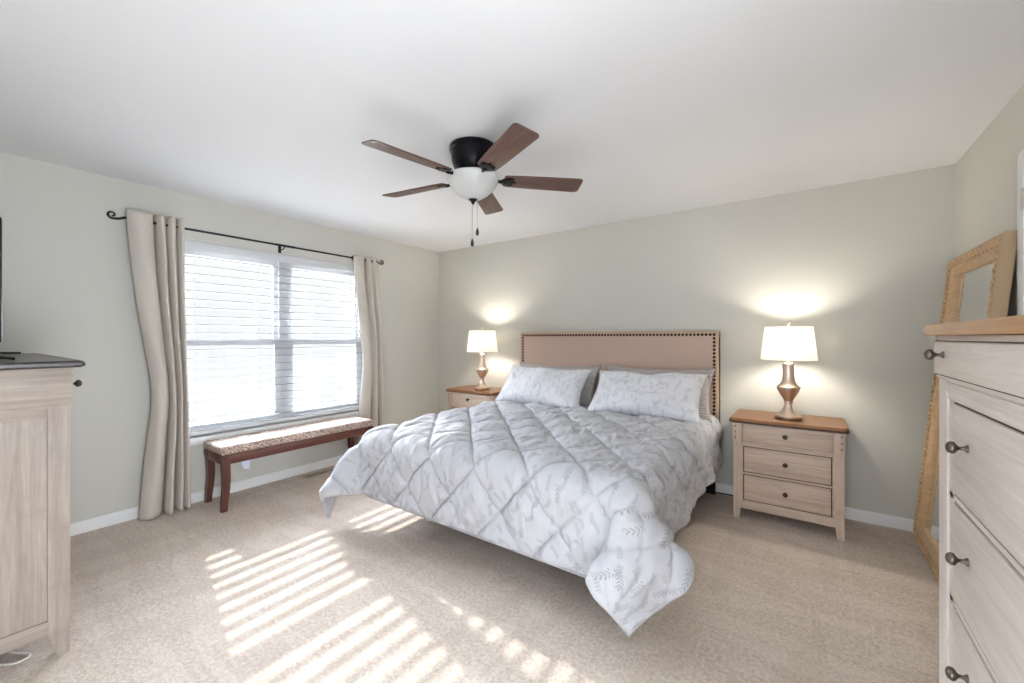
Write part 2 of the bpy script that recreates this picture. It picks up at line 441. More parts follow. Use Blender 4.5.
# door in the right wall behind the tall chest: casing, slab with panels, hinges
b = MB()
b.box((W - .018, -1.100, 0), (W, -1.032, 2.135), .004); b.box((W - .018, -1.98, 0), (W, -1.912, 2.135), .004)
b.box((W - .018, -1.912, 2.067), (W, -1.100, 2.135), .004)
door_casing = struct(b.build('door_1', 'trim'))
b = MB(); b.box((W - .008, -1.909, .008), (W - .0005, -1.103, 2.064))
for (z0, z1) in ((.22, .98), (1.12, 1.90)):
    for (y0, y1) in ((-1.82, -1.56), (-1.45, -1.19)):
        b.box((W - .013, y0, z0), (W - .006, y1, z1), .004)
b.build('door_panel', 'trim', door_casing)
b = MB()
for z in (.25, 1.08, 1.92): b.lathe([(.006, z - .045), (.006, z + .045)], 10, (W - .019, -1.104, 0))
b.build('hinge', 'brass', door_casing)

# window: vinyl frame, mullion, sashes with meeting rails, glass, sill
b = MB(); fx0, fx1 = -.125, -.065; wm = (WY0 + WY1) / 2
b.box((fx0, WY0, WZ0 + .02), (fx1, WY0 + .045, WZ1)); b.box((fx0, WY1 - .045, WZ0 + .02), (fx1, WY1, WZ1))
b.box((fx0, WY0 + .045, WZ1 - .045), (fx1, WY1 - .045, WZ1)); b.box((fx0, WY0 + .045, WZ0 + .02), (fx1, WY1 - .045, WZ0 + .065))
b.box((fx0, wm - .045, WZ0 + .065), (fx1, wm + .045, WZ1 - .045))
win = struct(b.build('window_1', 'sash', smooth=0))
for y0, y1 in ((WY0 + .045, wm - .045), (wm + .045, WY1 - .045)):
    b = MB(); zm = 1.275
    for z0, z1, xx in ((WZ0 + .065, zm + .030, -.088), (zm - .030, WZ1 - .045, -.112)):
        b.box((xx, y0, z0), (xx + .022, y0 + .04, z1)); b.box((xx, y1 - .04, z0), (xx + .022, y1, z1))
        b.box((xx, y0 + .04, z0), (xx + .022, y1 - .04, z0 + .056)); b.box((xx, y0 + .04, z1 - .056), (xx + .022, y1 - .04, z1))
    b.build('window_sash', 'sash', win, 0)
    g = MB()
    for z0, z1, xx in ((WZ0 + .10, zm - .015, -.079), (zm + .015, WZ1 - .08, -.103)):
        g.box((xx, y0 + .035, z0), (xx + .004, y1 - .035, z1))
    g.build('window_pane', 'glass', win, 0)
b = MB(); b.box((-.125, WY0, .475), (.0, WY1, .515)); b.box((.0, WY0 - .02, .458), (.022, WY1 + .02, .515), .004)
b.build('window_sill', 'trim', win)

# unseen boxes added for the fill lights, beyond side opening and rear doorway
b = MB(); x0, x1 = W + .141, W + .60; y0, y1 = RWY[0] - .05, RWY[1] + .05
b.box((x1, y0, RWZ[0] - .1), (x1 + .03, y1, RWZ[1] + .1)); b.box((x0, y0 - .03, RWZ[0] - .1), (x1, y0, RWZ[1] + .1)); b.box((x0, y1, RWZ[0] - .1), (x1, y1 + .03, RWZ[1] + .1))
b.box((x0, y0, RWZ[1] + .07), (x1, y1, RWZ[1] + .1)); b.box((x0, y0, RWZ[0] - .1), (x1, y1, RWZ[0] - .07)); struct(b.build('wall_side_light_box', 'trim', smooth=0))
b = MB(); y0, y1 = -D - 3.0, -D - .121; x0, x1 = FWX[0] - .06, FWX[1] + .06
b.box((x0, y0 - .03, 0), (x1, y0, H)); b.box((x0 - .03, y0, 0), (x0, y1, H)); b.box((x1, y0, 0), (x1 + .03, y1, H))
struct(b.build('wall_rear_light_box', 'ceiling', smooth=0))
b = MB(); b.box((x0 - .03, y0 - .03, H), (x1 + .03, y1, H + .03)); struct(b.build('ceiling_rear_light_box', 'ceiling', smooth=0))
b = MB(); b.box((x0 - .03, y0 - .03, -.05), (x1 + .03, y1, 0)); struct(b.build('floor_rear_light_box', 'carpet', smooth=0))

# ------------------------------------------------------------------ horizontal blind inside the window
bl = thing('window_blind', 'white horizontal slat blind filling the double window above the bench', 'blind', (-.03, wm, WZ0))
b = MB(); b.box((-.03, WY0 - wm + .008, WZ1 - WZ0 - .058), (.018, WY1 - wm - .008, WZ1 - WZ0 - .002), .003); b.build('headrail', 'vinyl', bl)
b = MB(); b.box((.019, WY0 - wm + .006, WZ1 - WZ0 - .070), (.028, WY1 - wm - .006, WZ1 - WZ0 - .001), .003); b.build('valance', 'vinyl', bl)
b = MB(); b.box((-.030, WY0 - wm + .01, .030), (.030, WY1 - wm - .01, .062), .006); b.build('bottom_rail', 'vinyl', bl)
b = MB(); pitch = .0675; n_slat = 21; slat_w = .049
for k in range(n_slat):
    z = .105 + k * pitch
    if z > WZ1 - WZ0 - .075: break
    tilt = math.radians(SLAT_TILT); rings = []
    for y in (WY0 - wm + .01, WY1 - wm - .01):
        ring = []
        for s in (-1, -.5, 0, .5, 1): ring.append((s, .0014 * (1 - s * s) + .0027))
        for s in (1, .5, 0, -.5, -1): ring.append((s, .0014 * (1 - s * s) - .0027))
        rings.append([(s * slat_w / 2 * math.cos(tilt) - h * math.sin(tilt), y, z + s * slat_w / 2 * math.sin(tilt) + h * math.cos(tilt)) for s, h in ring])
    b.loft(rings)
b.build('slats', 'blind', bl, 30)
for y in (-.72, -.25, .25, .72):
    b = MB()
    b.tube([(.0315, y, .05), (.0315, y, WZ1 - WZ0 - .06)], .0012, 6); b.tube([(-.0315, y, .05), (-.0315, y, WZ1 - WZ0 - .06)], .0012, 6)
    b.build('ladder_cord', 'vinyl', bl)

# ------------------------------------------------------------------ curtain rod with scroll finials
RX, RZ = .092, 2.150
rod = thing('curtain_rod', 'thin black iron curtain rod with scroll ends above the window', 'curtain rod', (RX, wm, RZ))
b = MB(); b.lathe([(.0085, -1.115), (.0085, .885)], 12, (0, 0, 0), 1)
b.lathe([(.0105, -.15), (.0105, .02)], 12, (0, 0, 0), 1); b.build('rod', 'iron', rod)
for s, y in ((-1, -1.115), (1, .885)):
    p = [(0, y, 0), (0, y + s * .034, .003), (0, y + s * .062, -.010), (0, y + s * .088, -.015)]
    for k in range(0, 15):
        a = -math.pi / 2 + k * .42; r = .025 * (1 - k * .045)
        p.append((0, y + s * (.100 + r * math.cos(a)), .010 + r * math.sin(a)))
    pts = bezier(p, 4); b = MB()
    b.tube(pts, .006, 8, [.0085 * (1 - .45 * i / len(pts)) for i in range(len(pts))])
    b.sphere(pts[-1], .0065)
    b.lathe([(.0085, y - s * .03), (.013, y - s * .02), (.013, y), (.0085, y + s * .012)], 12, (0, 0, 0), 1)
    b.build('scroll_finial', 'iron', rod)
for y in (-1.085, -.07, .855):
    b = MB(); b.tube(bezier([(-RX, y, -.018), (-RX + .04, y, -.030), (-.014, y, -.024), (.0, y, -.013), (.013, y, -.004), (.012, y, .006)], 5), .005, 8)
    b.box((-RX, y - .014, -.055), (-RX + .004, y + .014, .03), .002); b.build('rod_bracket', 'iron', rod)

def curtain(name, label, knots, folds, y_grommets, group, seed):
    """knots: (z, y0, y1, depth); folds: break points in s of each half wave"""
    rnd = random.Random(seed)
    y_mid = (knots[0][1] + knots[0][2]) / 2
    root = thing(name, label, 'curtain', (RX, y_mid, 0), 0, group)
    ns, nz = 132, 72; bm = bmesh.new(); grid = []
    ph = [rnd.uniform(-.4, .4) for _ in folds]
    kz = [k[0] for k in knots]
    for j in range(nz + 1):
        z = kz[0] + (kz[-1] - kz[0]) * j / nz
        def it(c):
            return float(np.interp(-z, [-q for q in kz], [k[c] for k in knots]))
        # smooth the piecewise linear outline
        def sm(c):
            zs = [z + d for d in (-.16, -.08, 0, .08, .16)]
            return sum(float(np.interp(-min(max(q, kz[-1]), kz[0]), [-r for r in kz], [k[c] for k in knots])) for q in zs) / 5
        y0, y1, dp = sm(1), sm(2), sm(3)
        row = []
        for i in range(ns + 1):
            s = i / ns
            k = max(q for q in range(len(folds) - 1) if folds[q] <= s + 1e-9)
            k = min(k, len(folds) - 2)
            f = (s - folds[k]) / (folds[k + 1] - folds[k])
            sign = 1 if k % 2 == 0 else -1
            w = sign * math.sin(math.pi * f) ** .8 if 0 < f < 1 else 0.0
            drift = .012 * math.sin(2.2 * z + ph[k] * 5) * (1 - z / 2.2)
            x = dp * w * (1.0 + .15 * math.sin(3 * z + k)) + .004 * math.sin(9 * z + 14 * s)
            row.append(bm.verts.new((x, y0 + (y1 - y0) * s + drift * math.sin(math.pi * s) - y_mid, z)))
        grid.append(row)
    for a, c in zip(grid[:-1], grid[1:]):
        for i in range(ns): bm.faces.new((a[i], a[i + 1], c[i + 1], c[i]))
    me = bpy.data.meshes.new('fabric'); bmesh.ops.recalc_face_normals(bm, faces=bm.faces[:]); bm.to_mesh(me); bm.free()
    o = link_mesh('fabric', me, 'curtain', root, 80)
    m = o.modifiers.new('thickness', 'SOLIDIFY'); m.thickness = .004; m.offset = 0
    for y in y_grommets:
        b = MB(); rings = []
        for k in range(24):
            a = 2 * math.pi * k / 24
            c = Vector((math.cos(a) * .024, 0, RZ + math.sin(a) * .024)); r = Vector((math.cos(a), 0, math.sin(a)))
            rings.append([c + r * .006 * math.cos(t) + Vector((0, .005 * math.sin(t), 0)) for t in [2 * math.pi * q / 8 for q in range(8)]])
        rings.append(rings[0]); b.loft(rings, cap=False)
        b.xf(Matrix.Rotation(math.radians(35), 4, 'Z')); b.build('grommet', 'iron', root, loc=(0, y - y_mid, 0))
    return root
curtain('window_curtain', 'greige grommet curtain with one wide fold, on the dresser side of the window', 
        [(2.215, -3.100, -2.765, .040), (1.60, -3.045, -2.760, .048), (.90, -2.945, -2.748, .055), (.45, -2.995, -2.735, .058), (.012, -3.030, -2.725, .062)],
        [0, .44, .50, .66, .70, .85, .88, 1.0], (-3.06, -2.915), 'curtain panels at the window', 3)
curtain('window_curtain', 'narrow greige grommet curtain between the window and the lamp corner',
        [(2.185, -1.325, -1.030, .036), (1.60, -1.265, -.985, .042), (1.15, -1.200, -.950, .046), (.60, -1.245, -.930, .050), (.012, -1.290, -.915, .054)],
        [0, .44, .52, .70, .76, .94, 1.0], (-1.31,), 'curtain panels at the window', 8)

# ------------------------------------------------------------------ floor register, bench tag
reg = tag(None or MB().box((0, 0, 0), (.10, .30, .004), .0015).build('floor_vent', 'vent', loc=(.085, -1.86, 0)), 'tan metal floor register in the carpet below the far end of the bench', 'floor vent')
b = MB()
for k in range(13): b.box((.018, .022 + k * .0205, .0035), (.082, .031 + k * .0205, .0048))
b.build('slots', 'vent_slot', reg, 0)

# ------------------------------------------------------------------ bench
BY = 1.33
bench = thing('bench', 'low reddish wood bench with swirl-print padded seat under the window', 'bench', (.235, -1.965, 0))
b = MB(); b.box((-.188, -BY / 2, .425), (.188, BY / 2, .490), .022, 4)
b.build('seat_cushion', 'bench_fabric', bench, 60)
b = MB(); b.box((-.172, -BY / 2 + .02, .352), (-.150, BY / 2 - .02, .4245), .002); b.box((.150, -BY / 2 + .02, .352), (.172, BY / 2 - .02, .4245), .002)
b.box((-.150, -BY / 2 + .012, .352), (.150, -BY / 2 + .034, .4245), .002); b.box((-.150, BY / 2 - .034, .352), (.150, BY / 2 - .012, .4245), .002)
b.build('apron', 'bench_wood', bench)
for sx in (-1, 1):
    for sy in (-1, 1):
        b = MB(); rings = []
        for k in range(15):
            z = .4245 - .4235 * k / 14; t = k / 14
            cy = sy * (BY / 2 - .031 - .010 * math.sin(math.pi * min(1, t * 1.15)) * (t > .12) + .008 * max(0, t - .55) ** 1.3 * 2)
            hw = .027 - .007 * t; cxx = sx * (.152 + .010 * max(0, t - .5))
            rings.append([(cxx + a * hw, cy + c * hw, z) for a, c in ((-1, -1), (1, -1), (1, 1), (-1, 1))])
        b.loft(rings); b.build('leg', 'bench_wood_v', bench, 30)
b = MB(); b.loft([[(.140, -.52, .352), (.1415, -.52, .352), (.1415, -.45, .352), (.140, -.45, .352)], [(.146, -.50, .285), (.1475, -.50, .285), (.1475, -.462, .275), (.146, -.462, .275)]])
t_ = b.build('fabric_tag', 'tag', bench); t_['label'] = 'pale fabric tag hanging under the seat'

# ------------------------------------------------------------------ weathered furniture: shared pieces
def knob(parent, at, d, mat='knob', s=1.0):
    """mushroom knob on a short stem; d is the outward direction"""
    b = MB()
    b.lathe([(.0001, 0), (.010 * s, 0), (.010 * s, .003 * s), (.0055 * s, .007 * s), (.0045 * s, .016 * s), (.008 * s, .020 * s), (.0150 * s, .025 * s), (.0165 * s, .031 * s), (.0135 * s, .037 * s), (.007 * s, .041 * s), (.0001, .042 * s)], 20)
    q = Vector((0, 0, 1)).rotation_difference(Vector(d)).to_matrix().to_4x4()
    b.xf(Matrix.Translation(at) @ q)
    return b.build('knob', mat, parent, 60)

def top_slab(w0, w1, d0, d1, z0, z1, clip, k=1.0):
    """table top with clipped corners and a moulded edge: x w0..w1, y d0..d1"""
    def ring(o, z):
        a, c, e, f = w0 + o, w1 - o, d0 + o, d1 - o
        return [(a + clip, e, z), (c - clip, e, z), (c, e + clip, z), (c, f, z), (a, f, z), (a, e + clip, z)]
    h = z1 - z0
    b = MB(); b.loft([ring(.012 * k, z0), ring(.004 * k, z0 + h * .18), ring(0, z0 + h * .40), ring(.0, z0 + h * .62), ring(.004 * k, z0 + h * .84), ring(.010 * k, z1)])
    return b

def taper_foot(b, x0, x1, y0, y1, z1, sx, sy, z0=0.0, cut=.012):
    """leg that runs straight to z1 .. floor, its inner faces slanting in near the foot"""
    zt = .105
    def ring(z, c):
        ax0 = x0 + (c if sx > 0 else 0); ax1 = x1 - (c if sx < 0 else 0)
        ay0 = y0 + (c if sy > 0 else 0); ay1 = y1 - (c if sy < 0 else 0)
        return [(ax0, ay0, z), (ax1, ay0, z), (ax1, ay1, z), (ax0, ay1, z)]
    b.loft([ring(z0, cut), ring(zt * .45, cut * .55), ring(zt, 0), ring(z1, 0)])

def nightstand(label, loc, group):
    root = thing('nightstand', label, 'nightstand', loc, 0, group)
    w, d, h = .318, .420, .70            # half width, depth, height below the top; front faces -y, back at y = 0
    b = MB(); b.box((-w + .012, -d + .018, .075), (w - .012, -.004, h)); b.build('carcass', 'weathered_v', root, 0)
    for sx in (-1, 1):
        for front in (1, 0):
            b = MB(); x0, x1 = (-w, -w + .050) if sx < 0 else (w - .050, w)
            y0, y1 = (-d, -d + .048) if front else (-.048, 0)
            taper_foot(b, x0, x1, y0, y1, .5605, sx, -1 if front else 1)
            b.build('leg', 'weathered_v', root, 25)
        b = MB(); x0, x1 = (-w - .006, -w + .058) if sx < 0 else (w - .058, w + .006)
        b.box((x0, -d - .010, .5610), (x1, 0, h - .0005), .003)
        blk = b.build('corner_block', 'weathered_v', root)
        for z in (.590, .630, .670):
            b = MB(); b.sphere(((x0 + x1) / 2 + sx * .012, -d - .0105, z), .0048, (1, .6, 1), 10, 6); b.build('stud', 'brown_edge', blk, 60)
    # top drawer stands proud, between the corner blocks
    b = MB(); b.box((-w + .060, -d - .008, .563), (w - .060, -d + .06, h - .006), .003); dr = b.build('drawer', 'weathered_h', root)
    knob(dr, (0, -d - .008, .632), (0, -1, 0), 'knob_dark', .95)
    b = MB(); b.box((-w + .052, -d - .003, .540), (w - .052, -d + .05, .5615), .004); b.build('rail_moulding', 'weathered_h', root)
    for z0, z1 in ((.345, .522), (.142, .319)):
        b = MB(); b.box((-w + .062, -d + .0135, z0 - .006), (w - .062, -d + .0182, z1 + .006)); b.build('drawer_gap', 'gap', root, 0)
        b = MB(); b.box((-w + .068, -d + .004, z0), (w - .068, -d + .05, z1), .003); dr = b.build('drawer', 'weathered_h', root)
        knob(dr, (0, -d + .004, (z0 + z1) / 2 + .004), (0, -1, 0), 'knob_dark', .95)
    b = MB()
    b.box((-w + .05, -d + .006, .325), (w - .05, -d + .05, .339)); b.box((-w + .05, -d + .006, .528), (w - .05, -d + .05, .541))
    b.box((-w + .05, -d + .006, .074), (w - .05, -d + .05, .136), .002)
    b.box((-w + .05, -d + .006, .13), (-w + .061, -d + .05, .54)); b.box((w - .061, -d + .006, .13), (w - .05, -d + .05, .54))
    b.build('face_frame', 'weathered_h', root)
    for sx in (-1, 1):
        b = MB(); xx = sx * (w - .010)
        b.box((min(xx, xx + sx * .006), -d + .05, .075), (max(xx, xx + sx * .006), -.05, .14), .002)
        b.build('side_rail', 'weathered_d', root)
    b = top_slab(-.343, .343, -d - .032, .008, h, h + .030, .020); b.build('top', 'brown_top', root, 25)
    b = MB(); b.bm.free(); b.bm = top_slab(-.3445, .3445, -d - .0335, .0085, h - .004, h + .010, .020).bm; b.build('top_edge', 'brown_edge', root, 25)
    return root
ns_right = nightstand('weathered three-drawer nightstand in full view beside the bed and the leaning mirror', (3.843, -.032, 0), 'matching nightstands')
ns_left = dup(ns_right, (.943, -.032, 0), 'weathered nightstand by the window-side corner, its lower half hidden by the bed')

# ------------------------------------------------------------------ table lamps
class Fl:
    n = 12
    def __call__(self, z): return -.03 if .15 < z < .23 else 0.0
def table_lamp(label, loc, group):
    root = thing('table_lamp', label, 'lamp', loc, 0, group)
    b = MB(); b.lathe([(.080, 0), (.083, .005), (.083, .024), (.078, .029), (.066, .034), (.046, .052), (.031, .076), (.024, .098), (.023, .110)], 40); b.build('base', 'nickel', root, 40)
    b = MB(); b.lathe([(.023, .110), (.029, .116), (.029, .121), (.024, .126), (.031, .140), (.046, .165), (.060, .192), (.069, .214), (.072, .226), (.069, .232)], 72, flute=Fl()); b.build('urn', 'nickel', root, 40)
    b = MB(); b.lathe([(.069, .232), (.060, .240), (.050, .252), (.042, .270), (.037, .295), (.035, .330), (.034, .370), (.036, .384), (.036, .396), (.030, .404), (.014, .410), (.010, .428), (.014, .432), (.014, .470), (.005, .474)], 40); b.build('neck', 'nickel', root, 40)
    b = MB(); rings = []
    for r, z in ((.173, .424), (.1715, .426), (.146, .658), (.1455, .660), (.1435, .660), (.144, .656), (.169, .428), (.171, .424)):
        rings.append([(r * math.cos(2 * math.pi * k / 64), r * math.sin(2 * math.pi * k / 64), z) for k in range(64)])
    rings.append(rings[0]); b.loft(rings, cap=False); b.build('lamp_shade', 'shade', root, 30)
    b = MB()
    for a in (0, math.pi):
        b.tube(bezier([(.014 * math.cos(a), 0, .46), (.045 * math.cos(a), 0, .52), (.044 * math.cos(a), 0, .60), (.002 * math.cos(a), 0, .655)], 6), .0018, 6)
    for a in range(3):
        an = a * 2.094 + .5; b.tube([(0, 0, .655), (.145 * math.cos(an), .145 * math.sin(an), .653)], .0016, 6)
    b.build('harp', 'nickel', root)
    b = MB(); b.lathe([(.004, .655), (.004, .664), (.010, .668), (.010, .672), (.005, .676), (.011, .684), (.011, .692), (.005, .700), (.0001, .702)], 20); b.build('finial', 'nickel', root, 50)
    b = MB(); b.sphere((0, 0, .565), .030, (1, 1, 1.1)); b.lathe([(.013, .475), (.013, .51), (.02, .545)], 16); b.build('bulb', 'bulb', root, 60)
    return root
lamp_right = table_lamp('lit brushed metal lamp with cream drum shade on the fully visible nightstand', (3.855, -.285, .7305), 'matching table lamps')
lamp_left = dup(lamp_right, (1.000, -.300, .7305), 'lit brushed metal lamp with cream shade on the nightstand by the window corner')

# ------------------------------------------------------------------ bed, box spring, mattress
BX0, BX1, BY0, BY1 = 1.405, 3.345, -2.105, -.115
bed = thing('bed', 'king bed with tan linen headboard edged in dark nailheads', 'bed', ((BX0 + BX1) / 2, -.07, 0))
ox, oy = (BX0 + BX1) / 2, -.07
b = MB(); b.box((1.387 - ox, -.102 - oy, .36), (3.372 - ox, -.028 - oy, 1.368), .016, 4); hb = b.build('headboard', 'linen', bed)
b = MB()
nz0, nz1, nx0, nx1 = .62, 1.338, 1.420, 3.338
pts = []
n = 62
for k in range(n + 1): pts.append((nx0 + (nx1 - nx0) * k / n, nz1))
m = 23
for k in range(1, m + 1):
    pts.append((nx0, nz1 - (nz1 - nz0) * k / m)); pts.append((nx1, nz1 - (nz1 - nz0) * k / m))
for x, z in pts: b.sphere((x - ox, -.1025 - oy, z), .0125, (1, .5, 1), 10, 6)
b.build('nailhead_trim', 'nail', hb, 60)
b = MB(); 
for x0, x1 in ((1.387, 1.404), (3.355, 3.372)): b.box((x0 - ox, -.1035 - oy, .37), (x1 - ox, -.030 - oy, 1.366), .006)
b.box((1.400 - ox, -.1035 - oy, 1.352), (3.360 - ox, -.030 - oy, 1.3695), .006); b.build('welt', 'linen_edge', hb)
for x in (1.46, 3.30):
    b = MB(); b.box((x - .04 - ox, -.075 - oy, 0), (x + .04 - ox, -.045 - oy, .40), .003); b.build('headboard_leg', 'black_metal', bed)
b = MB()
b.box((BX0 + .14 - ox, BY0 + .24 - oy, .130), (BX0 + .175 - ox, BY1 - .02 - oy, .178), .004); b.box((BX1 - .175 - ox, BY0 + .24 - oy, .130), (BX1 - .14 - ox, BY1 - .02 - oy, .178), .004)
b.box((BX0 + .175 - ox, BY0 + .24 - oy, .130), (BX1 - .175 - ox, BY0 + .275 - oy, .178), .004); b.box((BX0 + .175 - ox, -.17 - oy, .130), (BX1 - .175 - ox, -.135 - oy, .178), .004)
b.box((ox - .02 - ox, BY0 + .275 - oy, .130), (ox + .02 - ox, -.17 - oy, .178), .004)
for k in range(7):
    y = -.42 - k * .25; b.box((BX0 + .175 - ox, y - .03 - oy, .160), (BX1 - .175 - ox, y + .03 - oy, .176))
b.build('frame', 'black_metal', bed)
for x in (BX0 + .20, ox, BX1 - .20):
    for y in (BY0 + .42, -1.0, -.155):
        b = MB(); b.lathe([(.022, .001), (.024, .012), (.019, .018), (.019, .1305)], 16, (x - ox, y - oy, 0)); b.build('leg', 'black_metal', bed)

def soft_box(name, lo, hi, bev, mat, seam):
    b = MB(); b.box(lo, hi, bev, 5); o = b.build(name, mat, smooth=60)
    s = MB()
    for z in seam:
        r = bev; p = []
        for cx_, cy_, a0 in ((hi[0] - r, hi[1] - r, 0), (lo[0] + r, hi[1] - r, 90), (lo[0] + r, lo[1] + r, 180), (hi[0] - r, lo[1] + r, 270)):
            for q in range(7):
                a = math.radians(a0 + q * 15); p.append((cx_ + (r + .001) * math.cos(a), cy_ + (r + .001) * math.sin(a), z))
        p.append(p[0]); s.tube(p, .004, 6)
    s.build('piping', mat, o); return o
tag(soft_box('box_spring', (BX0 + .008, BY0 + .008, .179), (BX1 - .008, BY1, .380), .03, 'box_cover', (.20, .36)), 'pale box spring edge showing beneath the comforter at the bed foot', 'box spring')
tag(soft_box('mattress', (BX0 + .012, BY0 + .012, .381), (BX1 - .012, BY1, .585), .085, 'sheet', (.44,)), 'thick white mattress under the leaf-print comforter', 'mattress')

